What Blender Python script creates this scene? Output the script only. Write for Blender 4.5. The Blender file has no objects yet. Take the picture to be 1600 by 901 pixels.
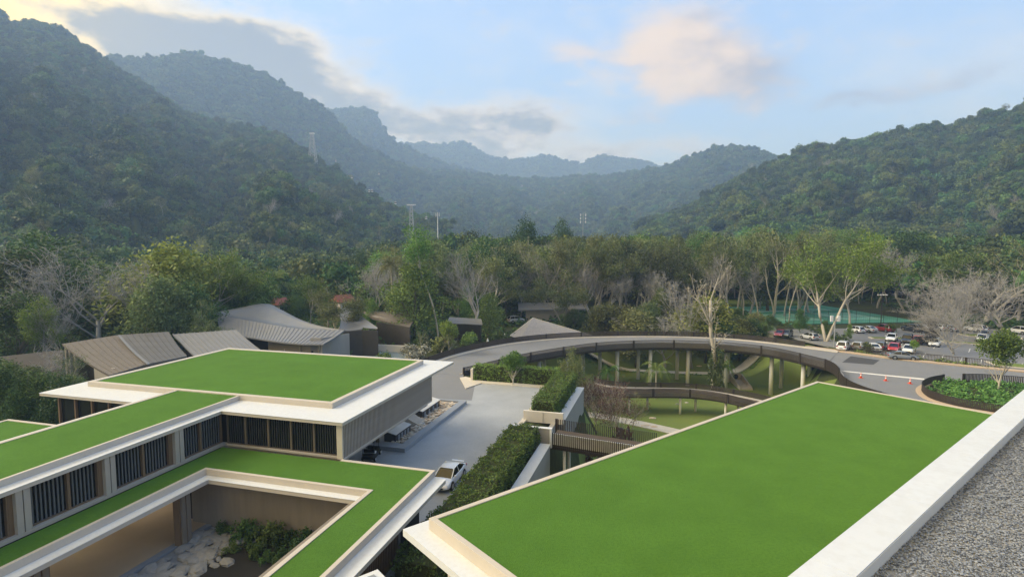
import bpy, bmesh, math, random
import numpy as np
from mathutils import Vector, Matrix
R_ = math.radians
scene = bpy.context.scene
col = scene.collection
# ------------------------------------------------------------------ camera
HAZE = 3.9e-4
CAM_H, FPX, PITCH = 20.0, 874.6, 0.0809
cd = bpy.data.cameras.new('camera'); cam = bpy.data.objects.new('camera', cd); col.objects.link(cam)
cam.location = (0, 0, CAM_H); cam.rotation_euler = (math.pi/2 - PITCH, 0, 0)
cd.sensor_width = 36; cd.lens = FPX/1600*36; cd.clip_start = .1; cd.clip_end = 30000
scene.camera = cam
# ------------------------------------------------------------------ light
SUN_AZ, SUN_EL = R_(-88), R_(33)          # azimuth measured from +Y towards +X
sd = bpy.data.lights.new('sun', 'SUN'); sun = bpy.data.objects.new('sun', sd); col.objects.link(sun)
sd.energy = 1.2; sd.angle = R_(26); sd.color = (1, .99, .97)
tosun = Vector((math.sin(SUN_AZ)*math.cos(SUN_EL), math.cos(SUN_AZ)*math.cos(SUN_EL), math.sin(SUN_EL)))
sun.rotation_euler = tosun.to_track_quat('Z', 'Y').to_euler()
scene.view_settings.view_transform = 'Standard'; scene.view_settings.look = 'None'
scene.view_settings.gamma = 1; scene.view_settings.use_curve_mapping = False
scene.view_settings.exposure = 1.86
scene.cycles.max_bounces = 6; scene.cycles.diffuse_bounces = 4; scene.cycles.transparent_max_bounces = 6
scene.cycles.volume_bounces = 1
scene.cycles.use_denoising = True
# ------------------------------------------------------------------ sky
W = bpy.data.worlds.new('World'); scene.world = W; W.use_nodes = True
nt = W.node_tree; nt.nodes.clear()
def N(t, **k):
    n = nt.nodes.new(t)
    for a, v in k.items(): setattr(n, a, v)
    return n
def LK(a, b): nt.links.new(a, b)
def setin(sock, v):
    if hasattr(v, 'is_output'): LK(v, sock)
    else: sock.default_value = v
def MA(op, a, b=None, c=None, clamp=False):
    n = N('ShaderNodeMath', operation=op, use_clamp=clamp)
    setin(n.inputs[0], a)
    if b is not None: setin(n.inputs[1], b)
    if c is not None: setin(n.inputs[2], c)
    return n.outputs[0]
def SS(x, lo, hi, a=0., b=1.):
    n = N('ShaderNodeMapRange', interpolation_type='SMOOTHSTEP')
    setin(n.inputs[0], x); n.inputs[1].default_value = lo; n.inputs[2].default_value = hi
    n.inputs[3].default_value = a; n.inputs[4].default_value = b
    return n.outputs[0]
def MIX(f, a, b):
    n = N('ShaderNodeMix', data_type='RGBA'); setin(n.inputs[0], f)
    for s, v in ((n.inputs[6], a), (n.inputs[7], b)):
        if hasattr(v, 'is_output'): LK(v, s)
        else: s.default_value = (*v, 1)
    return n.outputs[2]
sky = N('ShaderNodeTexSky', sky_type='NISHITA', sun_disc=False, sun_elevation=SUN_EL, sun_rotation=SUN_AZ,
        air_density=1.0, dust_density=1.6, ozone_density=1.0, altitude=20)
tc = N('ShaderNodeTexCoord')
sep = N('ShaderNodeSeparateXYZ'); LK(tc.outputs['Generated'], sep.inputs[0])
X, Y, Z = sep.outputs
az = MA('ARCTAN2', X, Y); el = MA('ARCSINE', Z)
def noise(scale, det=7, rough=.58, off=(0, 0, 0), squash=2.2):
    mp = N('ShaderNodeMapping'); LK(tc.outputs['Generated'], mp.inputs[0])
    mp.inputs['Location'].default_value = off; mp.inputs['Scale'].default_value = (1, 1, squash)
    n = N('ShaderNodeTexNoise'); LK(mp.outputs[0], n.inputs['Vector'])
    n.inputs['Scale'].default_value = scale; n.inputs['Detail'].default_value = det; n.inputs['Roughness'].default_value = rough
    return n.outputs['Fac']
n1, n2, n3, n4 = noise(9.), noise(5., 6, .6, (3, 1, 2)), noise(22, 5, .6, (1, 7, 2)), noise(46, 4, .6, (4, 2, 9))
warp = MA('MULTIPLY_ADD', n2, .09, -.045); warp2 = MA('MULTIPLY_ADD', n1, .10, -.05)
azw, elw = MA('ADD', az, warp), MA('ADD', el, warp2)
def blob(px, py, sx, sy, w):
    a0 = math.atan((px-800)/FPX); e0 = math.atan((379-py)/math.hypot(FPX, px-800))
    q = MA('ADD', MA('POWER', MA('MULTIPLY', MA('SUBTRACT', azw, a0), FPX*math.cos(a0)**2/sx), 2.),
           MA('POWER', MA('MULTIPLY', MA('SUBTRACT', elw, e0), FPX*math.cos(a0)/sy), 2.))
    return MA('MULTIPLY', MA('EXPONENT', MA('MULTIPLY', q, -1.)), w)
def total(lst):
    t = None
    for b in lst: t = blob(*b) if t is None else MA('ADD', t, blob(*b))
    return t
# lone cumulus in the middle, small scraps on the right
puffs = total([(1050, 78, 70, 58, 1.05), (1110, 118, 80, 44, .85), (1000, 85, 40, 30, .4), (890, 98, 38, 22, .75), (940, 104, 40, 14, .4), (1170, 140, 45, 30, .5),
               (1355, 160, 46, 16, .6), (1290, 172, 36, 9, .35), (1520, 120, 34, 10, .55), (990, 190, 40, 14, .5)])
# bank of cloud lying along the ridge behind the mountains
bank = total([(185, 66, 70, 30, .7), (250, 74, 90, 38, .95), (330, 88, 90, 36, 1.), (400, 104, 70, 34, 1.), (455, 132, 60, 36, 1.05), (508, 158, 50, 34, .95), (565, 176, 52, 30, 1.),
              (640, 202, 62, 26, 1.), (720, 206, 70, 30, 1.), (800, 196, 60, 28, .9), (850, 186, 46, 24, .8), (800, 228, 70, 20, .7), (930, 240, 70, 18, .8), (740, 243, 60, 16, .7), (1060, 240, 60, 18, .7), (420, 66, 60, 22, .45)])
# high thin veil, everywhere low over the horizon
veil = MA('MULTIPLY', SS(el, .02, .42, 1., .12), SS(n2, .38, .72))
def cover(d, lo, hi, k): return SS(MA('ADD', d, MA('ADD', MA('MULTIPLY_ADD', n1, k*1.6, -k*.8), MA('ADD', MA('MULTIPLY_ADD', n3, k*1.3, -k*.65), MA('MULTIPLY_ADD', n4, k*.8, -k*.4)))), lo, hi)
cp, cb = cover(puffs, .14, 1.15, .42), cover(bank, -.02, 1.05, .8)
sx_, sy_, sz_ = tosun
dots = N('ShaderNodeVectorMath', operation='DOT_PRODUCT'); LK(tc.outputs['Generated'], dots.inputs[0]); dots.inputs[1].default_value = tosun
nearsun = SS(az, -.15, -.68)
skyc = sky.outputs['Color']
def GAIN(c, k):
    n = N('ShaderNodeVectorMath', operation='SCALE'); LK(c, n.inputs[0]); n.inputs['Scale'].default_value = k
    return n.outputs[0]
SK = 5.0   # level of the sky's own radiance; clouds are set beside it
base = MIX(.65, skyc, (SK*.36, SK*.54, SK*.90))
base = MIX(MA('MULTIPLY', veil, .60), base, (SK*.78, SK*.76, SK*.72))
base = MIX(MA('MULTIPLY', MA('MULTIPLY', SS(az, -.46, -.70), SS(el, .14, .31)), 1.), base, (SK*1.45, SK*1.05, SK*.26))
shade = SS(MA('ADD', MA('ADD', n1, MA('MULTIPLY', n3, .4)), MA('ADD', MA('MULTIPLY', az, -.9), MA('MULTIPLY', el, 1.1))), .42, .88)
warmc = MIX(nearsun, (SK*.78, SK*.63, SK*.50), (SK*1.1, SK*.88, SK*.46))
puffc = MIX(shade, (SK*.36, SK*.36, SK*.42), warmc)
bankc = MIX(SS(MA('ADD', bank, MA('ADD', MA('MULTIPLY_ADD', n1, 2.4, -1.2), MA('ADD', MA('MULTIPLY_ADD', n3, 2.2, -1.1), MA('MULTIPLY_ADD', n4, 1.2, -.6)))), .15, 1.75), MIX(nearsun, (SK*.80, SK*.72, SK*.64), (SK*1.08, SK*.86, SK*.44)), (SK*.26, SK*.28, SK*.32))
out = MIX(MA('MULTIPLY', cp, .95), base, puffc)
out = MIX(MA('MULTIPLY', cb, .92), out, bankc)
bg = N('ShaderNodeBackground'); bg.inputs['Strength'].default_value = 0.078; LK(out, bg.inputs['Color'])
wo = N('ShaderNodeOutputWorld'); LK(bg.outputs[0], wo.inputs[0])

# ------------------------------------------------------------------ geometry of the view, frames of the two building grids
_c, _s = math.cos(PITCH), math.sin(PITCH)
def ray(px, py):
    x, y = (px-800)/FPX, (py-450.5)/FPX
    return Vector((x, _c - _s*y, -_s - _c*y))
def atz(px, py, z):
    r = ray(px, py); t = (z-CAM_H)/r.z; return Vector((r.x*t, r.y*t, z))
def aty(px, py, d):
    r = ray(px, py); t = d/r.y; return Vector((r.x*t, d, CAM_H + r.z*t))
AL, AR = 0.27434, 0.89246
def fr(a): return Vector((math.sin(a), math.cos(a), 0)), Vector((math.cos(a), -math.sin(a), 0))
UL, VL = fr(AL); UR, VR = fr(AR)
def PL(u, v, z): return UL*u + VL*v + Vector((0, 0, z))
def PR(u, v, z): return UR*u + VR*v + Vector((0, 0, z))

# ------------------------------------------------------------------ mesh helpers
class MB:
    def __init__(s): s.v = []; s.f = []; s.sm = False
    def add(s, vs, fs):
        o = len(s.v); s.v += [tuple(p) for p in vs]; s.f += [tuple(i+o for i in f) for f in fs]; return s
    def hexa(s, b, t):      # bottom ring, top ring (4 each)
        return s.add(list(b)+list(t), [(3, 2, 1, 0), (4, 5, 6, 7), (0, 1, 5, 4), (1, 2, 6, 5), (2, 3, 7, 6), (3, 0, 4, 7)])
    def box(s, x0, x1, y0, y1, z0, z1, F=None):
        F = F or (lambda a, b, c: Vector((a, b, c)))
        return s.hexa([F(x0, y0, z0), F(x1, y0, z0), F(x1, y1, z0), F(x0, y1, z0)], [F(x0, y0, z1), F(x1, y0, z1), F(x1, y1, z1), F(x0, y1, z1)])
    def prism(s, poly, z0, z1):
        n = len(poly)
        vs = [(p[0], p[1], z0) for p in poly]+[(p[0], p[1], z1) for p in poly]
        return s.add(vs, [tuple(range(n-1, -1, -1)), tuple(range(n, 2*n))]+[(i, (i+1) % n, (i+1) % n+n, i+n) for i in range(n)])
    def bar(s, a, b, w, h, up=Vector((0, 0, 1))):
        a, b = Vector(a), Vector(b); d = (b-a).normalized(); sd_ = d.cross(up)
        if sd_.length < 1e-4: sd_ = d.cross(Vector((1, 0, 0)))
        sd_.normalize(); u2 = sd_.cross(d)
        r = lambda p: [p-sd_*w/2-u2*h/2, p+sd_*w/2-u2*h/2, p+sd_*w/2+u2*h/2, p-sd_*w/2+u2*h/2]
        return s.hexa(r(a), r(b))
    def tube(s, pts, rad, n=6, cap=True):
        pts = [Vector(p) for p in pts]; o = len(s.v); m = len(pts)
        if not hasattr(rad, '__len__'): rad = [rad]*m
        for i, p in enumerate(pts):
            d = (pts[min(i+1, m-1)]-pts[max(i-1, 0)])
            d = d.normalized() if d.length > 1e-9 else Vector((0, 0, 1))
            a = d.cross(Vector((.31, .95, .05))) if abs(d.z) > .9 else d.cross(Vector((0, 0, 1)))
            a.normalize(); b = d.cross(a)
            for k in range(n):
                t = 2*math.pi*k/n; s.v.append(tuple(p+(a*math.cos(t)+b*math.sin(t))*rad[i]))
        for i in range(m-1):
            for k in range(n):
                k2 = (k+1) % n; s.f.append((o+i*n+k, o+i*n+k2, o+(i+1)*n+k2, o+(i+1)*n+k))
        if cap: s.f.append(tuple(o+k for k in range(n-1, -1, -1))); s.f.append(tuple(o+(m-1)*n+k for k in range(n)))
        return s
    def lathe(s, prof, n=16, c=(0, 0, 0)):
        o = len(s.v); c = Vector(c)
        for r, z in prof:
            for k in range(n):
                t = 2*math.pi*k/n; s.v.append(tuple(c+Vector((r*math.cos(t), r*math.sin(t), z))))
        for i in range(len(prof)-1):
            for k in range(n):
                k2 = (k+1) % n; s.f.append((o+i*n+k, o+i*n+k2, o+(i+1)*n+k2, o+(i+1)*n+k))
        s.f.append(tuple(o+k for k in range(n-1, -1, -1))); s.f.append(tuple(o+(len(prof)-1)*n+k for k in range(n)))
        return s
    def mesh(s, name, mat, off=Vector((0, 0, 0)), smooth=False):
        me = bpy.data.meshes.new(name)
        o = tuple(off)
        me.from_pydata([(p[0]-o[0], p[1]-o[1], p[2]-o[2]) for p in s.v], [], s.f)
        if mat: me.materials.append(mat)
        if smooth: me.polygons.foreach_set('use_smooth', [True]*len(me.polygons))
        me.update(); return me
    def build(s, name, mat, parent=None, smooth=False, bevel=0, local=False):
        off = Vector((0, 0, 0))
        if parent is not None and not local:
            q = parent
            while q: off = off + q.location; q = q.parent
        o = bpy.data.objects.new(name, s.mesh(name, mat, off, smooth)); col.objects.link(o)
        if parent is not None: o.parent = parent
        if bevel:
            m = o.modifiers.new('b', 'BEVEL'); m.width = bevel; m.segments = 2; m.limit_method = 'ANGLE'
        return o
def tag(o, label=None, cat=None, group=None, kind=None):
    if label: o['label'] = label
    if cat: o['category'] = cat
    if group: o['group'] = group
    if kind: o['kind'] = kind
    return o
def thing(name, label, cat, loc=(0, 0, 0), group=None, rz=0):
    o = bpy.data.objects.new(name, None); col.objects.link(o); o.location = loc; o.rotation_euler = (0, 0, rz)
    o.empty_display_size = .2
    return tag(o, label, cat, group)
def link_copy(src, parent=None, loc=None):
    c = src.copy(); col.objects.link(c)
    if parent is not None: c.parent = parent
    if loc is not None: c.location = loc
    return c
def copy_tree(o, parent=None):
    kids = list(o.children); c = link_copy(o, parent)
    for k in kids: copy_tree(k, c)
    return c
def spline(pts, step=1.0, closed=False):
    pts = [Vector(p) for p in pts]; outp = []
    n = len(pts)
    for i in range(n-1):
        p0, p1, p2, p3 = pts[max(i-1, 0)], pts[i], pts[i+1], pts[min(i+2, n-1)]
        k = max(2, int((p2-p1).length/step))
        for j in range(k):
            t = j/k
            outp.append(.5*((2*p1)+(p2-p0)*t+(2*p0-5*p1+4*p2-p3)*t*t+(3*p1-p0-3*p2+p3)*t**3))
    outp.append(pts[-1]); return outp

# ------------------------------------------------------------------ materials
def mat(name, c, rough=.7, c2=None, scale=2., amt=.5, detail=4, bump=0, bscale=None, metal=0, spec=.4, sheen=0, streak=None, stretch=(1, 1, 1), fine=None, coat=0, alpha=None):
    m = bpy.data.materials.new(name); m.use_nodes = True; t = m.node_tree; b = t.nodes['Principled BSDF']
    b.inputs['Roughness'].default_value = rough; b.inputs['Metallic'].default_value = metal
    b.inputs['Specular IOR Level'].default_value = spec
    if sheen: b.inputs['Sheen Weight'].default_value = sheen; b.inputs['Sheen Roughness'].default_value = .5; b.inputs['Sheen Tint'].default_value = (c[0]*4, c[1]*3, c[2]*4, 1)
    if coat: b.inputs['Coat Weight'].default_value = coat; b.inputs['Coat Roughness'].default_value = .06
    if c2 is None: c2 = tuple(x*.8 for x in c)
    tcn = t.nodes.new('ShaderNodeTexCoord'); mp = t.nodes.new('ShaderNodeMapping'); mp.inputs['Scale'].default_value = stretch
    t.links.new(tcn.outputs['Object'], mp.inputs[0])
    n = t.nodes.new('ShaderNodeTexNoise'); n.inputs['Scale'].default_value = scale; n.inputs['Detail'].default_value = detail; n.inputs['Roughness'].default_value = .62
    t.links.new(mp.outputs[0], n.inputs['Vector'])
    r = t.nodes.new('ShaderNodeMapRange'); r.inputs[1].default_value = .5-amt/2; r.inputs[2].default_value = .5+amt/2; t.links.new(n.outputs['Fac'], r.inputs[0])
    mx = t.nodes.new('ShaderNodeMix'); mx.data_type = 'RGBA'; t.links.new(r.outputs[0], mx.inputs[0])
    mx.inputs[6].default_value = (*c, 1); mx.inputs[7].default_value = (*c2, 1)
    o = mx.outputs[2]
    if fine:    # second, finer grain: (scale, colour, strength)
        n2_ = t.nodes.new('ShaderNodeTexNoise'); n2_.inputs['Scale'].default_value = fine[0]; n2_.inputs['Detail'].default_value = 3
        t.links.new(tcn.outputs['Object'], n2_.inputs['Vector'])
        r2 = t.nodes.new('ShaderNodeMapRange'); r2.inputs[1].default_value = .42; r2.inputs[2].default_value = .68; r2.inputs[4].default_value = fine[2]
        t.links.new(n2_.outputs['Fac'], r2.inputs[0])
        m2 = t.nodes.new('ShaderNodeMix'); m2.data_type = 'RGBA'; t.links.new(r2.outputs[0], m2.inputs[0]); t.links.new(o, m2.inputs[6]); m2.inputs[7].default_value = (*fine[1], 1)
        o = m2.outputs[2]
    t.links.new(o, b.inputs['Base Color'])
    if bump:
        n3_ = t.nodes.new('ShaderNodeTexNoise'); n3_.inputs['Scale'].default_value = bscale or scale*6; n3_.inputs['Detail'].default_value = 3
        t.links.new(mp.outputs[0], n3_.inputs['Vector'])
        bp = t.nodes.new('ShaderNodeBump'); bp.inputs['Strength'].default_value = bump; bp.inputs['Distance'].default_value = .05
        t.links.new(n3_.outputs['Fac'], bp.inputs['Height']); t.links.new(bp.outputs[0], b.inputs['Normal'])
    return m
def tone(m, k):      # slight difference of tone from roll to roll / sheet to sheet
    t = m.node_tree; b = t.nodes['Principled BSDF']; l = b.inputs['Base Color'].links[0]; src = l.from_socket
    oi = t.nodes.new('ShaderNodeObjectInfo'); r = t.nodes.new('ShaderNodeMapRange'); r.inputs[3].default_value = 1-k; r.inputs[4].default_value = 1+k; t.links.new(oi.outputs['Random'], r.inputs[0])
    h = t.nodes.new('ShaderNodeHueSaturation'); t.links.new(r.outputs[0], h.inputs['Value']); t.links.new(src, h.inputs['Color']); t.links.new(h.outputs[0], b.inputs['Base Color']); return m
def leafmat(name, dark, light, rough=.6, hue=.04, trans=.25):
    m = bpy.data.materials.new(name); m.use_nodes = True; t = m.node_tree; b = t.nodes['Principled BSDF']
    b.inputs['Roughness'].default_value = rough; b.inputs['Specular IOR Level'].default_value = .25
    a = t.nodes.new('ShaderNodeAttribute'); a.attribute_name = 'lv'
    oi = t.nodes.new('ShaderNodeObjectInfo')
    mx = t.nodes.new('ShaderNodeMix'); mx.data_type = 'RGBA'; t.links.new(a.outputs['Fac'], mx.inputs[0])
    mx.inputs[6].default_value = (*dark, 1); mx.inputs[7].default_value = (*light, 1)
    hs = t.nodes.new('ShaderNodeHueSaturation')
    r1 = t.nodes.new('ShaderNodeMapRange'); r1.inputs[3].default_value = .5-hue; r1.inputs[4].default_value = .5+hue*.6; t.links.new(oi.outputs['Random'], r1.inputs[0]); t.links.new(r1.outputs[0], hs.inputs['Hue'])
    w = t.nodes.new('ShaderNodeMath'); w.operation = 'MULTIPLY'; w.inputs[1].default_value = 7.31; t.links.new(oi.outputs['Random'], w.inputs[0])
    fr_ = t.nodes.new('ShaderNodeMath'); fr_.operation = 'FRACT'; t.links.new(w.outputs[0], fr_.inputs[0])
    r2 = t.nodes.new('ShaderNodeMapRange'); r2.inputs[3].default_value = .62; r2.inputs[4].default_value = 1.4; t.links.new(fr_.outputs[0], r2.inputs[0]); t.links.new(r2.outputs[0], hs.inputs['Value'])
    t.links.new(mx.outputs[2], hs.inputs['Color'])
    t.links.new(hs.outputs[0], b.inputs['Base Color'])
    if trans:
        tr = t.nodes.new('ShaderNodeBsdfTranslucent'); t.links.new(hs.outputs[0], tr.inputs[0])
        ms = t.nodes.new('ShaderNodeMixShader'); ms.inputs[0].default_value = trans
        t.links.new(b.outputs[0], ms.inputs[1]); t.links.new(tr.outputs[0], ms.inputs[2]); t.links.new(ms.outputs[0], t.nodes['Material Output'].inputs[0])
    return m
M = dict(
 turf=mat('turf', (.072, .172, .023), .9, (.050, .126, .016), .45, .42, 9, .8, 30, sheen=.3, fine=(9, (.038, .102, .012), .55), spec=.12),
 cream=mat('cream_render', (.57, .515, .44), .75, (.48, .43, .365), .7, .8, 8, .05, 30, fine=(7, (.48, .43, .36), .3)),
 white=mat('white_coating', (.68, .70, .72), .5, (.59, .605, .615), .45, .8, 8, .03, 25, fine=(5, (.54, .54, .53), .35)),
 fascia=mat('fascia', (.55, .50, .43), .6, (.47, .43, .37), 1.2, .6),
 slat=mat('slat_paint', (.44, .39, .335), .6, (.30, .265, .23), 2., .6),
 slatdark=mat('slat_backing_and_wall_shade', (.06, .053, .047), .7),
 pillar=mat('pillar_render', (.42, .38, .325), .75, (.36, .325, .28), 1., .6),
 timber=mat('timber', (.19, .125, .075), .6, (.14, .092, .055), 3., .7, stretch=(4, 4, .4)),
 mullion=mat('dark_mullion', (.13, .105, .08), .6),
 decking=mat('dark_decking', (.10, .075, .055), .7, (.07, .055, .042), 3., .7),
 louver=mat('louver', (.035, .036, .038), .5),
 glass=mat('dark_glass', (.008, .011, .014), .06, (.012, .015, .018), spec=.5),
 blind=mat('grey_blind', (.12, .125, .13), .7),
 concrete=mat('board_concrete', (.245, .213, .175), .8, (.165, .142, .118), .8, .8, 6, .15, 20, stretch=(2.2, 2.2, .25)),
 greywall=mat('grey_render', (.34, .33, .31), .85, (.27, .26, .245), .5, .8, 6, .1, 20, stretch=(1, 1, .4)),
 whitewall=mat('white_wall', (.70, .66, .60), .75, (.62, .58, .52), .6, .7, 6),
 brown=mat('brown_slat', (.052, .041, .035), .55, (.038, .03, .026), 2., .7),
 post=mat('dark_post', (.035, .027, .023), .5),
 bandw=mat('deck_edge', (.50, .49, .50), .6, (.42, .41, .42), .7, .7),
 conc=mat('pale_concrete', (.84, .83, .80), .8, (.50, .48, .44), .5, .8, 6, .1, 15, stretch=(1, 1, .3)),
 drive=mat('driveway_stone', (.43, .445, .46), .6, (.28, .295, .315), .3, .7, 8, .25, 12, fine=(5, (.29, .305, .32), .45)),
 asphalt=mat('asphalt', (.235, .24, .25), .8, (.18, .184, .195), .3, .8, 8, .3, 25, fine=(9, (.15, .15, .158), .4)),
 asphaltdark=mat('fresh_asphalt', (.07, .07, .074), .85, (.055, .055, .058), .8, .7, 4, .3, 25),
 kerbtan=mat('tan_paving', (.52, .40, .29), .8, (.44, .34, .25), .7, .8, 6),
 kerbpale=mat('pale_kerb', (.62, .57, .49), .8, (.52, .48, .42), .8, .7, 6),
 lawn=mat('lawn', (.175, .235, .062), .9, (.125, .18, .045), .09, .6, 8, .5, 3., fine=(2.2, (.17, .18, .075), .5), spec=.1),
 groundm=mat('undergrowth', (.050, .068, .024), .95, (.035, .036, .020), .06, .6, 8, .6, 2., fine=(1.5, (.075, .085, .035), .5), spec=.1),
 path=mat('path_concrete', (.66, .63, .57), .85, (.40, .38, .34), .4, .8, 6),
 metalroof=mat('zinc_roof', (.215, .218, .23), .45, (.165, .168, .18), .35, .8, 5, fine=(3, (.25, .255, .265), .3)),
 roofdark=mat('dark_zinc_roof', (.135, .135, .14), .5, (.10, .10, .105), .35, .8, 5),
 metalbrown=mat('weathered_roof', (.165, .142, .12), .55, (.115, .10, .088), .35, .8, 6, stretch=(.6, 2., 1), fine=(4, (.24, .205, .17), .4)),
 tileroof=mat('dark_tile_roof', (.055, .047, .04), .8, (.035, .031, .028), .6, .8, 6, .5, 6),
 shingle=mat('grey_shingle', (.36, .35, .36), .8, (.27, .26, .27), 1., .8, 6, .4, 7, fine=(4, (.2, .2, .21), .5)),
 tanwall=mat('tan_wall', (.42, .37, .30), .85, (.34, .30, .245), .6, .8, 6),
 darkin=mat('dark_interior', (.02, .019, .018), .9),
 bark=mat('pale_bark', (.50, .46, .39), .85, (.30, .27, .22), 1.2, .7, 6, .4, 8, stretch=(1, 1, .4)),
 barkgrey=mat('grey_bark', (.38, .37, .35), .85, (.25, .24, .225), 1., .8, 6, .3, 8, stretch=(1, 1, .4)),
 barkdark=mat('dark_bark', (.11, .095, .075), .9, (.07, .06, .05), 1., .7),
 stone=mat('pale_stone', (.60, .52, .42), .8, (.42, .35, .27), .9, .9, 5, .3, 9),
 rock=mat('grey_rock', (.33, .32, .30), .85, (.20, .195, .185), 1.5, .8, 6, .5, 9),
 granite=mat('dark_granite', (.03, .031, .034), .35, (.045, .046, .05), 4, .8),
 greystone=mat('grey_coping', (.28, .30, .33), .5, (.23, .245, .27), .8, .7, 6),
 floor=mat('tan_floor', (.50, .38, .25), .4, (.42, .31, .20), .5, .7, 5),
 courtg=mat('court_green', (.16, .41, .32), .8, (.13, .35, .27), .12, .8, 5),
 courtd=mat('court_dark_green', (.07, .27, .19), .8, (.055, .21, .15), .15, .8, 5),
 paint=mat('white_line', (.75, .75, .73), .7),
 steel=mat('galvanised_steel', (.42, .44, .46), .45, metal=.4),
 whitem=mat('white_metal', (.78, .79, .80), .45),
 black=mat('black_plastic', (.012, .012, .013), .5),
 tyre=mat('tyre_rubber', (.016, .016, .017), .8),
 rim=mat('alloy_rim', (.45, .46, .48), .3, metal=.8),
 carglass=mat('car_glass', (.010, .013, .016), .05, spec=.6),
 lampw=mat('headlamp', (.75, .76, .78), .15), lampr=mat('tail_lamp', (.35, .01, .01), .25),
 plate=mat('number_plate', (.02, .02, .022), .5),
 cone=mat('orange_cone', (.80, .10, .03), .5, (.7, .085, .03)), conew=mat('cone_band', (.85, .82, .80), .4),
 redroof=mat('red_roof', (.24, .085, .068), .7, (.24, .075, .06), 1., .7),
 palewall=mat('pale_house_wall', (.62, .56, .54), .8), paleroof=mat('pale_sheet_roof', (.55, .55, .53), .6),
 water=mat('pool_water', (.16, .24, .30), .08, (.14, .21, .27), 1., .5),
 skin=mat('skin', (.36, .22, .15), .6), cloth=mat('white_cloth', (.78, .78, .80), .9),
)
tone(M['turf'], .05)
def carpaint(name, c): return mat(name, c, .32, c, coat=.8, metal=0, spec=.5)
PAINT = dict(white=carpaint('white_paint', (.74, .77, .82)), silver=carpaint('silver_paint', (.42, .44, .47)), black=carpaint('black_paint', (.012, .013, .015)),
             red=carpaint('red_paint', (.42, .018, .022)), darkred=carpaint('dark_red_paint', (.20, .015, .02)), orange=carpaint('orange_paint', (.55, .11, .03)),
             navy=carpaint('navy_paint', (.02, .028, .05)), grey=carpaint('grey_paint', (.09, .10, .115)), bluegrey=carpaint('blue_grey_paint', (.19, .22, .27)))
LEAF = dict(
 dark=leafmat('dark_leaf', (0.034, 0.072, 0.022), (0.099, 0.178, 0.051)),
 mid=leafmat('green_leaf', (0.064, 0.131, 0.030), (0.184, 0.297, 0.076)),
 olive=leafmat('olive_leaf', (0.088, 0.122, 0.044), (0.226, 0.268, 0.104)),
 bright=leafmat('bright_leaf', (0.066, 0.138, 0.024), (0.193, 0.309, 0.066)),
 yellow=leafmat('yellow_green_leaf', (0.107, 0.145, 0.025), (0.251, 0.289, 0.069)),
 hedge=leafmat('hedge_leaf', (0.081, 0.155, 0.030), (0.241, 0.356, 0.086), hue=.01),
 grey=leafmat('grey_twig', (0.227, 0.230, 0.182), (0.504, 0.507, 0.418), hue=.01, trans=.1),
 purple=leafmat('purple_leaf', (0.061, 0.034, 0.031), (0.157, 0.086, 0.070), hue=.01),
 blackish=leafmat('bronze_leaf', (0.031, 0.030, 0.024), (0.104, 0.095, 0.078), hue=.01),
 canopy=leafmat('forest_leaf', (0.051, 0.100, 0.029), (0.128, 0.211, 0.055), hue=.06, trans=.15),
 canopylight=leafmat('forest_leaf_light', (.062, .110, .030), (.145, .205, .06), hue=.05, trans=.15),
 canopydark=leafmat('forest_leaf_dark', (.034, .064, .026), (.085, .135, .05), hue=.03, trans=.15),
)
# ------------------------------------------------------------------ the lobby building (left), laid out on its own grid u (away), v (right)
def ring(F, a0, a1, b0, b1, z0, z1, w):
    m = MB(); m.box(a0, a1, b0, b0+w, z0, z1, F); m.box(a0, a1, b1-w, b1, z0, z1, F)
    m.box(a0, a0+w, b0+w, b1-w, z0, z1, F); m.box(a1-w, a1, b0+w, b1-w, z0, z1, F); return m
def slab(F, rects, z0, z1):
    m = MB()
    for a0, a1, b0, b1 in rects: m.box(a0, a1, b0, b1, z0, z1, F)
    return m
LB = thing('lobby_building', 'beige two storey lobby building with stepped lawn roofs round a courtyard, left of the driveway', 'building', PL(34, -33, 0))
# upper roof
ur = slab(PL, [(34.13, 55.42, -51.4, -22.12)], 7.05, 7.275).build('upper_roof', M['fascia'], LB)
slab(PL, [(34.10, 55.45, -51.43, -22.09)], 7.275, 7.30).build('eave_top', M['white'], ur)
ring(PL, 36.9, 53.5, -49.62, -24.75, 7.30, 7.72, .42).build('parapet', M['cream'], ur, bevel=.012)
for k in range(4): slab(PL, [(37.32+k*3.94, 37.32+(k+1)*3.94, -49.2, -25.17)], 7.30, 7.665+.003*(k % 2)).build('turf_roll', M['turf'], ur)
# wing roof running towards the camera
wr = slab(PL, [(8, 34.10, -41.2, -32.56)], 7.05, 7.275).build('wing_roof', M['fascia'], LB)
slab(PL, [(8, 34.10, -41.2, -32.53)], 7.275, 7.302).build('eave_top', M['white'], wr)
m = MB(); m.box(8, 36.9, -33.56, -33.36, 7.302, 7.67, PL); m.box(8, 36.9, -39.92, -39.60, 7.302, 7.67, PL)
m.build('parapet', M['cream'], wr, bevel=.012)
slab(PL, [(8, 36.9, -39.60, -33.56)], 7.302, 7.63).build('turf', M['turf'], wr)
# side roof further left
sr = slab(PL, [(10, 28.9, -46.9, -41.22)], 6.5, 6.72).build('side_roof', M['fascia'], LB)
ring(PL, 9.9, 28.95, -46.9, -41.24, 6.72, 7.02, .25).build('parapet', M['cream'], sr)
slab(PL, [(10.15, 28.7, -46.65, -41.49)], 6.72, 6.98).build('turf', M['turf'], sr)
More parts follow.
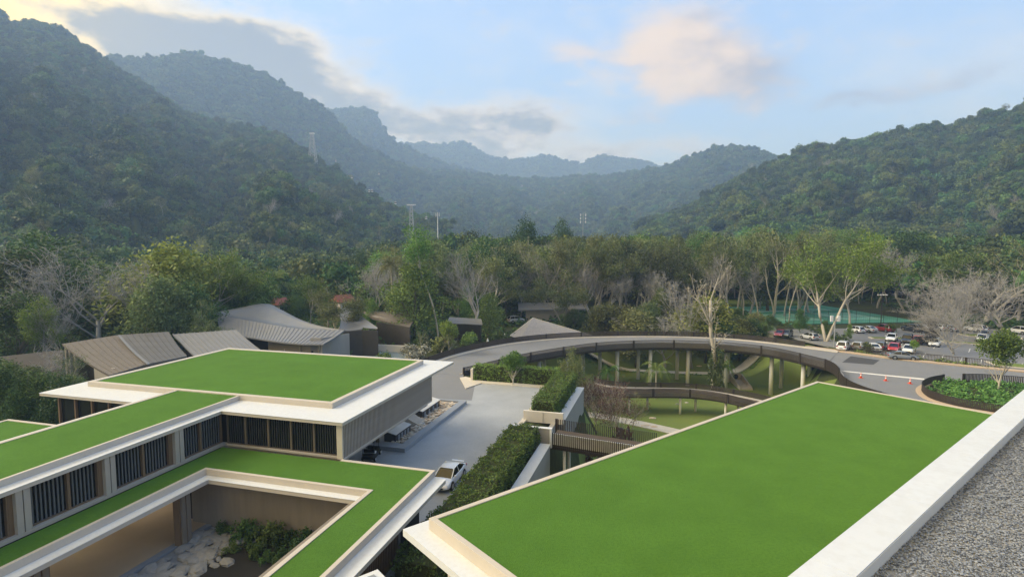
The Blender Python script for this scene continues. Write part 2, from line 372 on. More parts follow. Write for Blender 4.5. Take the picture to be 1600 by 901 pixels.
# lower roof: three lawn strips round the courtyard
lr = slab(PL, [(8, 34.0, -32.5, -29.62), (29.62, 34.0, -29.62, -17.6), (8, 34.0, -17.6, -14.22)], 3.86, 4.11).build('courtyard_roof', M['fascia'], LB)
slab(PL, [(8, 34.03, -32.5, -29.60), (29.60, 34.03, -29.60, -17.62), (8, 34.03, -17.62, -14.19)], 4.11, 4.14).build('eave_top', M['white'], lr)
m = MB()
m.box(8, 30.44, -30.56, -30.32, 4.14, 4.56, PL); m.box(30.20, 30.44, -30.32, -17.90, 4.14, 4.56, PL); m.box(8, 30.44, -17.90, -17.62, 4.14, 4.56, PL)
m.box(8, 34.30, -15.36, -15.10, 4.14, 4.56, PL); m.box(34.02, 34.30, -22.30, -15.36, 4.14, 4.56, PL)
m.build('parapet', M['cream'], lr, bevel=.012)
slab(PL, [(8, 34.02, -32.5, -30.56), (30.44, 34.02, -30.56, -15.36), (8, 30.44, -17.62, -15.36)], 4.14, 4.515).build('turf', M['turf'], lr)
# upper storey body
slab(PL, [(34.75, 50.0, -50.2, -22.75)], 4.0, 4.5).build('floor_slab', M['fascia'], LB)
slab(PL, [(35.0, 49.9, -50.0, -22.8)], 4.5, 7.05).build('upper_wall', M['darkin'], LB)
slab(PL, [(8, 34.6, -40.6, -33.2)], 4.0, 7.05).build('wing_wall', M['darkin'], LB)
# slatted screen facing the driveway
sc = slab(PL, [(34.4, 50.0, -22.74, -22.66)], 4.5, 7.05).build('slat_screen', M['slatdark'], LB)
m = MB(); m.box(34.45, 50.06, -22.66, -22.30, 4.42, 4.52, PL); m.box(49.98, 50.06, -22.66, -22.28, 4.52, 7.05, PL); m.box(34.3, 34.42, -22.74, -22.28, 4.5, 7.05, PL)
m.build('frame', M['cream'], sc)
sm = None; ns = 78
for i in range(ns):
    u0 = 34.50 + i*(15.45/ns)
    if sm is None: sm = MB().box(34.50, 34.60, -22.63, -22.34, 4.52, 7.05, PL).build('slat', M['slat'], sc); so = sm
    else: sm = link_copy(so, sc, so.location + UL*(u0-34.50))
# windows: front wall of the upper block
def slats_in(par, F, a0, a1, along, b, z0, z1, pitch, w, d, material):
    first = None; n = int((a1-a0)/pitch); off = (a1-a0-n*pitch)/2+pitch/2-w/2
    ax = UL if along == 'u' else VL
    for i in range(n):
        p = a0+off+i*pitch
        if first is None:
            m = MB(); (m.box(p, p+w, b, b+d, z0, z1, F) if along == 'u' else m.box(b, b+d, p, p+w, z0, z1, F))
            first = m.build('slat', material, par); p0 = p
        else: link_copy(first, par, first.location + ax*(p-p0))
vm = [-32.50, -30.80, -28.74, -26.75, -24.78, -22.78]
for i in range(5):
    a, b = vm[i], vm[i+1]
    w = MB(); w.box(34.52, 34.66, a, a+.08, 4.55, 7.05, PL); w.box(34.52, 34.66, b-.08, b, 4.55, 7.05, PL); w.box(34.52, 34.66, a+.08, b-.08, 4.55, 4.70, PL)
    w = w.build('window', M['mullion'], LB)
    slab(PL, [(34.70, 34.73, a+.02, b-.02)], 4.70, 7.05).build('glass', M['glass'], w)
    slats_in(w, PL, a+.15, b-.15, 'v', 34.62, 4.70, 7.04, .20, .055, .05, M['louver'])
slab(PL, [(34.36, 34.50, -32.5, -22.3)], 4.52, 4.66).build('sill', M['pillar'], LB)
# windows of the wing
pil = [(14.9, 15.75), (20.2, 20.9), (25.02, 25.68), (30.02, 30.74)]
for a, b in pil:
    c = (a+b)/2
    p = MB(); p.box(a, c-.03, -32.95, -32.66, 4.52, 7.05, PL); p.box(c+.03, b, -32.95, -32.66, 4.52, 7.05, PL)
    p = p.build('pillar', M['pillar'], LB); slab(PL, [(c-.03, c+.03, -32.95, -32.80)], 4.52, 7.05).build('joint', M['slatdark'], p)
    slab(PL, [(a-.22, a-.005, -33.15, -32.90)], 4.52, 7.05).build('reveal', M['timber'], p)
bays = [(15.75, 19.98, 17.8), (20.9, 24.80, 23.05), (25.68, 29.80, 27.80), (30.74, 34.50, 32.45)]
for a, b, c in bays:
    for x0, x1 in ((a, c), (c, b)):
        w = MB(); w.box(x0, x0+.08, -33.12, -32.92, 4.7, 7.05, PL); w.box(x1-.08, x1, -33.12, -32.92, 4.7, 7.05, PL); w.box(x0+.08, x1-.08, -33.12, -32.92, 4.7, 4.76, PL)
        w = w.build('window', M['timber'], LB)
        slab(PL, [(x0+.08, x1-.08, -33.16, -33.12)], 4.72, 7.05).build('glass', M['glass'], w)
        slats_in(w, PL, x0+.12, x1-.12, 'u', -33.08, 4.76, 7.04, .225, .085, .05, M['blind'])
slab(PL, [(8, 34.5, -33.12, -32.62)], 4.52, 4.70).build('sill', M['pillar'], LB)
# left front of the upper block, under the long eave
for i in range(5):
    a = -49.9+i*1.85
    w = MB(); w.box(34.5, 34.7, a, a+.14, 4.5, 7.05, PL); w.box(34.5, 34.7, a+.14, a+1.85, 4.5, 4.7, PL)
    w = w.build('window', M['timber'], LB); slab(PL, [(34.72, 34.78, a+.14, a+1.85)], 4.7, 7.05).build('glass', M['glass'], w)
slab(PL, [(34.6, 36.2, -50.1, -41.3)], 0, 4.5).build('lower_wall', M['tanwall'], LB)
# ground floor: courtyard walls, posts, floor
slab(PL, [(30.9, 31.2, -32.4, -16.2)], 0, 3.86).build('courtyard_wall', M['concrete'], LB)
slab(PL, [(31.2, 34.0, -34, -16.2)], 0, 3.86).build('lower_wall', M['darkin'], LB)
slab(PL, [(8, 30.9, -18.9, -18.6)], 0, 3.86).build('courtyard_wall', M['concrete'], LB)
for u in (12, 17, 22, 27, 32): slab(PL, [(u, u+.5, -40.6, -40.2)], 0, 4.0).build('column', M['pillar'], LB)
slab(PL, [(33.6, 33.9, -40.3, -31)], 0, 3.9).build('lower_wall', M['tanwall'], LB)
slab(PL, [(8, 34, -40.3, -31.2)], -.2, .22).build('floor', M['floor'], LB)
slab(PL, [(8, 34, -31.2, -30.75)], -.2, .20).build('step', M['greystone'], LB)
for u in (10.5, 19.3, 28.1):
    p = MB(); p.box(u, u+.30, -30.95, -30.3, .2, 3.86, PL); p.box(u+.38, u+.70, -30.95, -30.3, .2, 3.86, PL)
    p = p.build('column', M['concrete'], LB); q = MB(); q.box(u+.30, u+.38, -30.9, -30.36, .2, 3.86, PL); q.box(u-.12, u, -30.9, -30.4, .2, 3.86, PL); q.box(u+.70, u+.80, -30.9, -30.4, .2, 3.86, PL); q.build('trim', M['timber'], p)
# slatted ground floor wall under the right eave
tw = slab(PL, [(8, 31, -16.5, -16.3)], 0, 3.86).build('timber_wall', M['slatdark'], LB)
f0 = None
for i in range(56):
    u0 = 19.5+i*.2
    if f0 is None: f0 = MB().box(19.5, 19.6, -16.3, -16.12, 0, 3.86, PL).build('slat', M['timber'], tw)
    else: link_copy(f0, tw, f0.location+UL*(i*.2))
# columns under the porte-cochere
for u, v in ((48.3, -27.6), (48.3, -36), (53.4, -27.6), (53.4, -36), (37, -36), (53.4, -49), (42.5, -36)):
    c = slab(PL, [(u, u+.9, v, v+.45)], 0, 4.0).build('column', M['pillar'], LB); slab(PL, [(u-.1, u, v+.05, v+.4)], 0, 4.0).build('trim', M['timber'], c)
slab(PL, [(36.2, 54, -50, -37)], 0, 4.0).build('lower_wall', M['darkin'], LB)

# ------------------------------------------------------------------ right building with the big lawn roof
RB = thing('lawn_roof_building', 'low building under one large rectangular lawn roof with white eaves, in the right foreground', 'building', PR(28, -12, 0))
rr = slab(PR, [(10.66, 49.2, -20.55, -4.05)], 7.70, 8.0).build('roof', M['white'], RB)
ring(PR, 11.5, 48.75, -19.84, -4.05, 8.0, 8.5, .26).build('parapet', M['cream'], rr, bevel=.012)
for k in range(4): slab(PR, [(11.76, 48.49, -19.58+k*3.8175+.0, -19.58+(k+1)*3.8175)], 8.0, 8.455+.003*(k % 2)).build('turf_roll', M['turf'], rr)
slab(PR, [(12.5, 48.2, -17.2, -4.1)], -8.6, 7.70).build('wall', M['tanwall'], RB)
slab(PR, [(11.6, 12.5, -18.55, -17.2)], -1, 7.70).build('column', M['cream'], RB)
slab(PR, [(11.2, 11.59, -17.6, -9)], 4.6, 5.0).build('beam', M['cream'], RB)
for i in range(10):
    p0 = 13+i*3.5
    w = MB(); w.box(p0, p0+.12, -17.32, -17.2, .5, 7.2, PR); w.box(p0+3.2, p0+3.32, -17.32, -17.2, .5, 7.2, PR); w.box(p0+.12, p0+3.2, -17.32, -17.2, .5, .62, PR)
    w = w.build('window', M['timber'], RB); slab(PR, [(p0+.12, p0+3.2, -17.25, -17.205)], .62, 7.2).build('glass', M['glass'], w)
# ------------------------------------------------------------------ gravel roofed building below the camera
GB = thing('gravel_roof_building', 'taller building with grey gravel roof and wide white parapet in the bottom right corner', 'building', PR(20, 4, 0))
slab(PR, [(-14, 62, -3.98, 14)], -8.6, 13.85).build('wall', M['cream'], GB)
slab(PR, [(-14, 62, -3.98, -3.31)], 13.85, 14.47).build('parapet', M['whitewall'], GB)
for k in range(19): slab(PR, [(-14+k*4+.003, -10+k*4-.003, -4.03, -3.32)], 14.47, 14.50).build('coping', M['white'], GB)
slab(PR, [(-14, 62, -3.31, 14)], 13.85, 14.22).build('roof_deck', M['rock'], GB)
# ------------------------------------------------------------------ little white canopy at the very bottom
cp0 = atz(590, 888.5, 4.6); pu, pv = cp0.dot(UR), cp0.dot(VR)
CN = thing('canopy', 'small flat white canopy roof at the bottom edge between the two lawn roofed buildings', 'canopy', PR(pu-2, pv+1.5, 0))
slab(PR, [(pu-4, pu, pv, pv+3.2)], 4.42, 4.6).build('roof', M['white'], CN)
slab(PR, [(pu-1.0, pu-.35, pv+.35, pv+1.0)], 4.6, 4.66).build('skylight', M['greystone'], CN)
for a, b in ((-3.8, .2), (-3.8, 2.9), (-.35, 2.85), (-.9, .3)): slab(PR, [(pu+a, pu+a+.12, pv+b, pv+b+.12)], 0, 4.42).build('post', M['whitem'], CN)
# ------------------------------------------------------------------ ground sheet with the garden bowl
def smooth(t): t = np.clip(t, 0, 1); return t*t*(3-2*t)
BOWL = [tuple(PL(u, v, 0)[:2]) for u, v in ((26, -13.5), (60, -13.5), (77, -13.5), (80, -29))] + [(-14, 92), (-7, 112), (4, 128), (20, 142), (44, 143), (64, 134), (66, 116), (59, 103), (54.5, 92), (52, 80), (50, 66)] + [tuple(PR(46, -10, 0)[:2]), tuple(PR(14, -10, 0)[:2])]
def bowl_dist(x, y):      # signed distance inside the bowl outline (numpy arrays)
    P = np.array(BOWL); d = np.full(x.shape, 1e9); ins = np.zeros(x.shape, bool)
    for i in range(len(P)):
        a, b = P[i], P[(i+1) % len(P)]
        ab = b-a; t = np.clip(((x-a[0])*ab[0]+(y-a[1])*ab[1])/(ab@ab), 0, 1)
        d = np.minimum(d, np.hypot(x-a[0]-t*ab[0], y-a[1]-t*ab[1]))
        c = ((a[1] > y) != (b[1] > y)) & (x < (b[0]-a[0])*(y-a[1])/(b[1]-a[1]+1e-12)+a[0]); ins ^= c
    return np.where(ins, d, -d)
def ground_z(x, y):
    x = np.atleast_1d(np.asarray(x, float)); y = np.atleast_1d(np.asarray(y, float))
    d = bowl_dist(x, y)
    w = np.where(y > 112, 17., 6.)
    z = -8.4*smooth(d/w)
    z = z - 3.0*np.exp(-(((x-3)/12)**2+((y-124)/9)**2))*(d < 0)
    u = x*UL.x+y*UL.y; v = x*VL.x+y*VL.y
    z = np.where((v < -11.6) & (u < 76.3) & (u > 0), np.maximum(z, -.3), z)
    z = z - .12*np.exp(-((np.hypot(x-20, y-50)/220)**4))
    return z
def gz(x, y): return float(ground_z(x, y)[0])
xs = np.concatenate([-np.geomspace(5000, 125, 26), np.arange(-120, 181, 2.0), np.geomspace(185, 5000, 26)])
ys = np.concatenate([-np.geomspace(3000, 45, 12), np.arange(-40, 261, 2.0), np.geomspace(266, 5000, 26)])
gx, gy = np.meshgrid(xs, ys); gzv = ground_z(gx.ravel(), gy.ravel())
def grid_mesh(name, gx, gy, z, material, smooth_=True):
    ny, nx = gx.shape
    v = np.stack([gx.ravel(), gy.ravel(), z], 1)
    i = np.arange(nx*ny).reshape(ny, nx)
    f = np.stack([i[:-1, :-1].ravel(), i[:-1, 1:].ravel(), i[1:, 1:].ravel(), i[1:, :-1].ravel()], 1)
    me = bpy.data.meshes.new(name); me.from_pydata(v.tolist(), [], f.tolist()); me.materials.append(material)
    if smooth_: me.polygons.foreach_set('use_smooth', [True]*len(me.polygons))
    me.update(); o = bpy.data.objects.new(name, me); col.objects.link(o); return o
g = grid_mesh('ground', gx, gy, gzv, M['groundm']); tag(g, kind='structure')
# lawn lies on the bowl floor and its banks
lx, ly = np.meshgrid(np.arange(-10, 76, 2.0), np.arange(30, 150, 2.0))
ld = bowl_dist(lx.ravel(), ly.ravel()); lz = ground_z(lx.ravel(), ly.ravel())+.05
me = bpy.data.meshes.new('lawn'); ny, nx = lx.shape; idx = np.arange(nx*ny).reshape(ny, nx)
ok = (ld > 1.5).reshape(ny, nx) & ~(((lx*VL.x+ly*VL.y) < -11.0) & ((lx*UL.x+ly*UL.y) < 78))
fq = [(int(idx[a, b]), int(idx[a, b+1]), int(idx[a+1, b+1]), int(idx[a+1, b])) for a in range(ny-1) for b in range(nx-1) if ok[a, b] and ok[a, b+1] and ok[a+1, b] and ok[a+1, b+1]]
me.from_pydata(np.stack([lx.ravel(), ly.ravel(), lz], 1).tolist(), [], fq); me.materials.append(M['lawn'])
me.polygons.foreach_set('use_smooth', [True]*len(me.polygons)); o = bpy.data.objects.new('lawn', me); col.objects.link(o); tag(o, kind='structure')
# curving garden path
def ribbon(pts, w, z=None, lift=.0, thick=.0):
    m = MB(); n = len(pts); L = []
    for i, p in enumerate(pts):
        d = (pts[min(i+1, n-1)]-pts[max(i-1, 0)]); d.z = 0; d.normalize(); s = Vector((d.y, -d.x, 0))
        ww = w[i] if hasattr(w, '__len__') else w
        L.append((p-s*ww/2, p+s*ww/2))
    o = 0
    vs = []
    for a, b in L:
        za, zb = (a.z, b.z)
        vs += [(a.x, a.y, za+lift), (b.x, b.y, zb+lift), (a.x, a.y, za+lift-thick), (b.x, b.y, zb+lift-thick)]
    fs = []
    for i in range(n-1):
        k = 4*i; fs += [(k, k+1, k+5, k+4)]
        if thick: fs += [(k+2, k+6, k+7, k+3), (k, k+4, k+6, k+2), (k+1, k+3, k+7, k+5)]
    if thick: fs += [(0, 2, 3, 1), (4*n-4, 4*n-3, 4*n-1, 4*n-2)]
    m.add(vs, fs); return m
gp = [(6, 126), (12, 126), (18, 125.8), (26, 124), (36, 121.5), (46, 121), (54, 123.5), (60, 128.5), (62, 135), (61, 139)]
gp = spline([Vector((x, y, 0)) for x, y in gp], 1.2)
for p in gp: p.z = max(gz(p.x, p.y), gz(p.x-1, p.y+.8), gz(p.x+.8, p.y+1))+.1
tag(ribbon(gp, 2.3, lift=.06, thick=.25).build('path', M['path'], smooth=False), kind='structure')
gp2 = spline([Vector((x, y, 0)) for x, y in ((7, 91.5), (13, 91), (20, 86.5), (27, 80.5), (33, 74))], 1.2)
for p in gp2: p.z = gz(p.x, p.y)+.1
tag(ribbon(gp2, 2.6, lift=.05, thick=.25).build('path', M['path']), kind='structure')

# ------------------------------------------------------------------ driveway plateau
def sheet(name, poly, z, material, t=.3):
    return tag(MB().prism([(p[0], p[1]) for p in poly], z-t, z).build(name, material), kind='structure')
sheet('driveway', [PL(4, -60, 0), PL(4, -15.2, 0), PL(74.4, -15.2, 0), PL(74.4, -26.4, 0), PL(66.0, -23.9, 0), PL(65.0, -34, 0), PL(65, -60, 0)], .02, M['drive'])
# paved kerb along the hedges
kb = MB(); kb.box(30, 62.5, -15.75, -15.2, 0, .14, PL); kb.box(62.5, 74.4, -15.9, -15.2, 0, .14, PL); kb.box(74.4, 75.6, -25.5, -15.2, 0, .14, PL)
kb.prism([tuple(PL(u, v, 0)[:2]) for u, v in ((71.0, -26.6), (74.4, -25.5), (75.6, -25.5), (77.4, -29.0), (76.6, -29.6))], 0, .14)
tag(kb.build('kerb', M['kerbpale']), kind='structure')
# drainage joints in the driveway paving
# retaining wall with pale blue-white coping
for (a, b, lab) in ((20, 53.0, 'grey retaining wall with white coping beside the lower clipped hedge'), (61.2, 75.7, 'grey retaining wall with white coping behind the footbridge, under the tall hedge')):
    w = thing('retaining_wall', lab, 'wall', PL((a+b)/2, -11.5, 0))
    slab(PL, [(a, b, -11.9, -11.0)], -8.8, .12).build('wall', M['greywall'], w)
    slab(PL, [(a-.03, b+.03, -12.0, -10.96)], .12, .17).build('coping', M['white'], w)
w = thing('retaining_wall', 'dark face of the driveway edge beneath the footbridge landing', 'wall', PL(57, -12, 0))
slab(PL, [(53.0, 61.2, -12.4, -11.9)], -8.8, -.1).build('wall', M['greywall'], w)
# two pale walls flanking the way onto the bridge
w = thing('garden_wall', 'cream wall panel closing the end of the tall hedge by the footbridge', 'wall', PL(60.2, -13.6, 0))
slab(PL, [(60.0, 60.35, -15.55, -11.0)], -.1, 1.15).build('wall', M['whitewall'], w); slab(PL, [(59.97, 60.0, -13.3, -13.25)], 0, 1.1).build('joint', M['greywall'], w)
w = thing('garden_wall', 'lower grey wall with a white edge closing the end of the long front hedge', 'wall', PL(53.6, -12, 0))
slab(PL, [(53.5, 53.9, -15.2, -11.15)], -.1, 1.5).build('wall', M['greywall'], w); slab(PL, [(53.46, 53.94, -15.2, -10.95)], 1.5, 1.56).build('coping', M['whitem'], w); slab(PL, [(53.46, 53.9, -11.15, -10.95)], -.4, 1.5).build('edge', M['whitem'], w)
w = thing('garden_wall', 'short cream pier at the far left end of the tall hedge, by the ramp mouth', 'wall', PL(76, -27, 0))
slab(PL, [(75.6, 77.6, -27.55, -27.2)], 0, 1.75).build('wall', M['whitewall'], w)
# ------------------------------------------------------------------ stone bed with black granite blocks
SB = thing('stone_bed', 'long bed of pale cobbles edged in grey granite beside the slatted building', 'planter', PL(56, -25.5, 0))
m = MB(); m.box(47.4, 64.4, -24.85, -24.0, 0, .42, PL); m.box(47.4, 48.6, -28.2, -24.85, 0, .42, PL); m.box(63.9, 64.4, -30, -24.85, 0, .42, PL)
m.build('coping', M['greystone'], SB, bevel=.01)
slab(PL, [(48.6, 63.9, -30, -24.85)], 0, .2).build('gravel_base', M['stone'], SB)
random.seed(5)
protos = []
def pebble(seed, s):
    rr_ = random.Random(seed); m = MB(); n = 7
    prof = []
    for j, (z, r) in enumerate(((-.5, .55), (-.1, 1.), (.3, .85), (.55, .35))):
        for k in range(n):
            t = 2*math.pi*k/n; q = r*(1+rr_.uniform(-.18, .18)); prof.append((q*math.cos(t)*s, q*math.sin(t)*s*.75, z*s*.75))
    fs = [(j*n+k, j*n+(k+1) % n, (j+1)*n+(k+1) % n, (j+1)*n+k) for j in range(3) for k in range(n)]+[tuple(3*n+k for k in range(n))]
    return m.add(prof, fs)
for i in range(4): protos.append(pebble(i, 1).mesh('stone', [M['stone'], M['stone'], M['kerbtan'], M['kerbpale']][i]))
for i in range(285):
    u, v = random.uniform(48.8, 63.7), random.triangular(-29, -24.95, -25.3)
    o = bpy.data.objects.new('stone', protos[i % 4]); col.objects.link(o); o.parent = SB
    o.location = PL(u, v, .27+random.uniform(0, .06))-SB.location; s = random.uniform(.13, .27); o.scale = (s, s, s*.8); o.rotation_euler = (random.uniform(-.3, .3), random.uniform(-.3, .3), random.uniform(0, 6))
def bench(u0, u1, v0, v1, lab):
    b = thing('granite_block', lab, 'stone block', PL((u0+u1)/2, (v0+v1)/2, .2))
    m = MB().hexa([PL(u0, v0, .2), PL(u1, v0, .2), PL(u1, v1, .2), PL(u0, v1, .2)], [PL(u0, v0, 1.5), PL(u1, v0, 1.5), PL(u1, v1, .95), PL(u0, v1, .95)])
    m.build('block', M['granite'], b)
    MB().hexa([PL(u0-.04, v0, 1.505), PL(u1+.04, v0, 1.505), PL(u1+.04, v1+.06, .955), PL(u0-.04, v1+.06, .955)], [PL(u0-.04, v0, 1.565), PL(u1+.04, v0, 1.565), PL(u1+.04, v1+.06, 1.015), PL(u0-.04, v1+.06, 1.015)]).build('top', M['conc'], b)
    for k in range(4):
        uu = u0+.5+k*(u1-u0-1)/3.5; MB().box(uu, uu+.35, v1+.01, v1+.05, .25, .8, PL).build('panel', M['greystone'], b)
bench(49.2, 52.6, -28.4, -25.9, 'black granite block with a sloping pale top, nearest the column')
bench(57.0, 62.0, -28.9, -26.6, 'longer black granite block with sloping pale top at the far end of the bed')
b = thing('stone_slab', 'leaning beige stone slab standing between the two granite blocks', 'stone block', PL(54.8, -27, .2))
MB().hexa([PL(53.0, -28.6, .2), PL(55.9, -28.6, .2), PL(56.4, -25.6, .2), PL(54.4, -25.6, .2)], [PL(53.4, -28.8, 2.3), PL(55.7, -28.8, 2.3), PL(56.0, -26.6, .7), PL(54.8, -26.6, .7)]).build('slab', M['pillar'], b)

# ------------------------------------------------------------------ rails with upright slats along a curve
def slat_rail(parent, pts, z0, z1, pitch=.16, w=.115, d=.05, post_every=8.0, joined=True, top=True, nm='slats', mt='brown', sink=0):
    # pts: world polyline (Vector with z = base); slats joined into one mesh, posts single
    L = [0]
    for i in range(1, len(pts)): L.append(L[-1]+(pts[i]-pts[i-1]).length)
    def at(s):
        i = min(np.searchsorted(L, s, 'right')-1, len(pts)-2); t = (s-L[i])/max(1e-6, L[i+1]-L[i]); p = pts[i].lerp(pts[i+1], t); dd = (pts[i+1]-pts[i]); dd.z = 0; return p, dd.normalized()
    m = MB(); n = int(L[-1]/pitch)
    for k in range(n):
        p, dd = at((k+.5)*pitch); s = Vector((dd.y, -dd.x, 0))
        a = lambda e, f: p+dd*e+s*f
        c = [a(-w/2, -d/2), a(w/2, -d/2), a(w/2, d/2), a(-w/2, d/2)]
        m.hexa([q+Vector((0, 0, z0)) for q in c], [q+Vector((0, 0, z1)) for q in c])
    sl = m.build(nm, M[mt], parent); sl['kind'] = 'stuff'
    if top:
        for z in (z1-.03, z0+.12):
            r = MB()
            for i in range(len(pts)-1):
                a, b = pts[i]+Vector((0, 0, z)), pts[i+1]+Vector((0, 0, z)); r.bar(a, b+(b-a).normalized()*.02, .08, .06)
            r.build('handrail' if z > .5 else 'bottom_rail', M['post'], parent)
    np_ = int(L[-1]/post_every)
    for k in range(np_+1):
        p, dd = at(min(L[-1]-.05, k*post_every+.05)); s = Vector((dd.y, -dd.x, 0))
        a = lambda e, f: p+dd*e+s*f
        c = [a(-.16, -.09), a(.16, -.09), a(.16, .09), a(-.16, .09)]
        MB().hexa([q+Vector((0, 0, z0-.03)) for q in c], [q+Vector((0, 0, z1+.03)) for q in c]).build('post', M['post'], parent)
# ------------------------------------------------------------------ the curved car ramp on columns
inner = [(-7.5, 84.2), (-3.6, 88.6), (0.2, 93.2), (4.0, 97.0), (9.2, 101.2), (14.6, 105.0), (20.5, 107.4), (28.0, 108.6), (35.2, 108.1), (42.0, 105.8), (47.4, 101.2), (50.0, 95.0), (51.4, 90.2)]
outer = [(-17.2, 84.5), (-14.3, 90.5), (-11.2, 97.0), (-7.0, 103.2), (-1.3, 109.4), (5.0, 113.8), (12.2, 116.8), (20, 118.2), (30.4, 118.6), (38.3, 117.6), (45.8, 115.2), (51.2, 111.4), (56.2, 106.4), (60.2, 102.0)]
si = spline([Vector((x, y, 0)) for x, y in inner], 1.5); so_ = spline([Vector((x, y, 0)) for x, y in outer], 1.5)
def resample(pts, n):
    L = [0]
    for i in range(1, len(pts)): L.append(L[-1]+(pts[i]-pts[i-1]).length)
    outp = []
    for k in range(n):
        s = L[-1]*k/(n-1); i = min(max(np.searchsorted(L, s, 'right')-1, 0), len(pts)-2); outp.append(pts[i].lerp(pts[i+1], (s-L[i])/max(1e-6, L[i+1]-L[i])))
    return outp
ND = 70
A_, B_ = resample(si, ND), resample(so_, ND)
RP = thing('ramp_bridge', 'curved car ramp on white columns with dark slatted railings sweeping round the garden', 'bridge', (27, 112, 0))
def strip_between(A, B, f0, f1, z0, z1):
    m = MB(); vs = []
    for a, b in zip(A, B):
        p, q = a.lerp(b, f0), a.lerp(b, f1)
        vs += [(p.x, p.y, p.z+z0), (q.x, q.y, q.z+z0), (q.x, q.y, q.z+z1), (p.x, p.y, p.z+z1)]
    fs = []
    for i in range(len(A)-1):
        k = 4*i; fs += [(k+3, k+2, k+6, k+7), (k, k+4, k+5, k+1), (k+1, k+5, k+6, k+2), (k, k+3, k+7, k+4)]
    fs += [(0, 1, 2, 3), (4*len(A)-4, 4*len(A)-1, 4*len(A)-2, 4*len(A)-3)]
    return m.add(vs, fs)
strip_between(A_, B_, .02, .98, -.55, .03).build('deck', M['asphalt'], RP)
strip_between(A_, B_, .93, .985, .032, .15).build('kerb', M['kerbpale'], RP)
strip_between(A_, B_, .015, .05, .032, .15).build('kerb', M['kerbpale'], RP)
strip_between(A_, B_, .0, .012, -.40, .55).build('edge_band', M['bandw'], RP)
strip_between(A_, B_, .988, 1.0, -.35, .22).build('edge_band', M['bandw'], RP)
strip_between(A_, B_, .05, .12, -1.0, -.56).build('girder', M['post'], RP)
strip_between(A_, B_, .88, .95, -1.0, -.56).build('girder', M['post'], RP)
m = MB()
for i in range(2, ND-2, 1): m.bar(A_[i].lerp(B_[i], .06)+Vector((0, 0, -.78)), A_[i].lerp(B_[i], .94)+Vector((0, 0, -.78)), .22, .34)
m.build('cross_beams', M['post'], RP)['kind'] = 'stuff'
slat_rail(RP, [a-(b-a).normalized()*.12 for a, b in zip(A_, B_)], -.75, 1.08, w=.07)
slat_rail(RP, [b+(b-a).normalized()*.12 for a, b in zip(A_[:66], B_[:66])], -.75, 1.2)
for x, y in ((6.5, 111.0), (14.9, 115.6), (18.4, 115.4), (21.1, 110.6), (26.5, 115.8), (27.7, 110.6), (34.6, 115.6), (35.2, 110.4), (42.2, 108.8), (44.4, 113.4), (48.9, 103.9), (53.0, 108.4), (51.6, 97.6), (55.8, 103.4), (10.5, 105.6), (5.0, 101.6)):
    zb = gz(x, y)
    if zb < -2: MB().tube([(x, y, zb-.4), (x, y, -1.0)], .37, 14).build('column', M['conc'], RP, smooth=True)
# ------------------------------------------------------------------ lower walkway ring
wn = [(10.5, 99.5), (12.3, 94.0), (15.6, 91.4), (20.0, 90.7), (24.0, 91.0), (28.4, 90.9), (32.0, 89.8), (35.2, 86.9), (37.6, 82.5), (38.6, 77.5)]
wf = [(14.8, 98.8), (16.5, 96.6), (19.5, 95.6), (23.0, 95.2), (26.0, 95.0), (29.6, 94.6), (33.2, 93.2), (37.0, 90.4), (40.6, 86.4), (43.2, 80.0)]
NW = 34
wa, wb = resample(spline([Vector((x, y, 0)) for x, y in wn], 1), NW), resample(spline([Vector((x, y, 0)) for x, y in wf], 1), NW)
for i in range(NW):
    z = -5.15-.15*max(0, (i-18)/15.)
    wa[i].z = wb[i].z = z
WK = thing('walkway', 'lower curved footbridge with dark slatted railings beneath the car ramp', 'bridge', (25, 93, -5.2))
strip_between(wa, wb, .02, .98, -.3, .03).build('deck', M['decking'], WK)
strip_between(wa, wb, 0, .015, -.25, .45).build('edge_band', M['bandw'], WK)
strip_between(wa, wb, .985, 1.0, -.25, .3).build('edge_band', M['bandw'], WK)
strip_between(wa, wb, .2, .8, -.6, -.31).build('girder', M['post'], WK)
slat_rail(WK, [a-(b-a).normalized()*.08 for a, b in zip(wa, wb)], -.3, 1.15, w=.095, post_every=6.)
slat_rail(WK, [b+(b-a).normalized()*.08 for a, b in zip(wa, wb)], -.3, 1.15, post_every=6.)
for i in (3, 10, 17, 23, 29):
    for f in (.25, .78):
        p = wa[i].lerp(wb[i], f); MB().tube([(p.x, p.y, gz(p.x, p.y)-.3), (p.x, p.y, p.z-.6)], .2, 12).build('column', M['conc'], WK, smooth=True)
# ------------------------------------------------------------------ footbridge by the hedge with single slats
FB = thing('footbridge', 'straight white footbridge with tall dark slats leading from the hedge to the lawn roofed building', 'bridge', PL(55.5, -6, 0))
bz = 0.0
b0, b1 = -11.2, -.8
def fb(u, v, z): return PL(u - (v+11)*.16, v, z)
slab(fb, [(53.95, 57.9, b0, b1)], -.35, .02).build('deck', M['decking'], FB)
slab(fb, [(53.9, 54.0, b0, b1)], -.15, 1.0).build('side_panel', M['whitem'], FB)
slab(fb, [(53.85, 58.0, b0, b1)], -.62, -.36).build('girder', M['post'], FB)
for uu, n in ((53.80, 52), (58.0, 52)):
    f0 = None
    for k in range(n):
        v0 = b0+.05+k*.2
        if f0 is None: f0 = MB().box(uu, uu+.06, v0, v0+.085, -.62, 1.12, fb).build('slat', M['post'], FB)
        else: link_copy(f0, FB, f0.location+(VL-UL*.16)*(k*.2))
slab(fb, [(53.78, 53.90, b0-.3, b0)], -.7, 1.15).build('post', M['post'], FB); slab(fb, [(57.95, 58.1, b0-.3, b0)], -.7, 1.15).build('post', M['post'], FB)
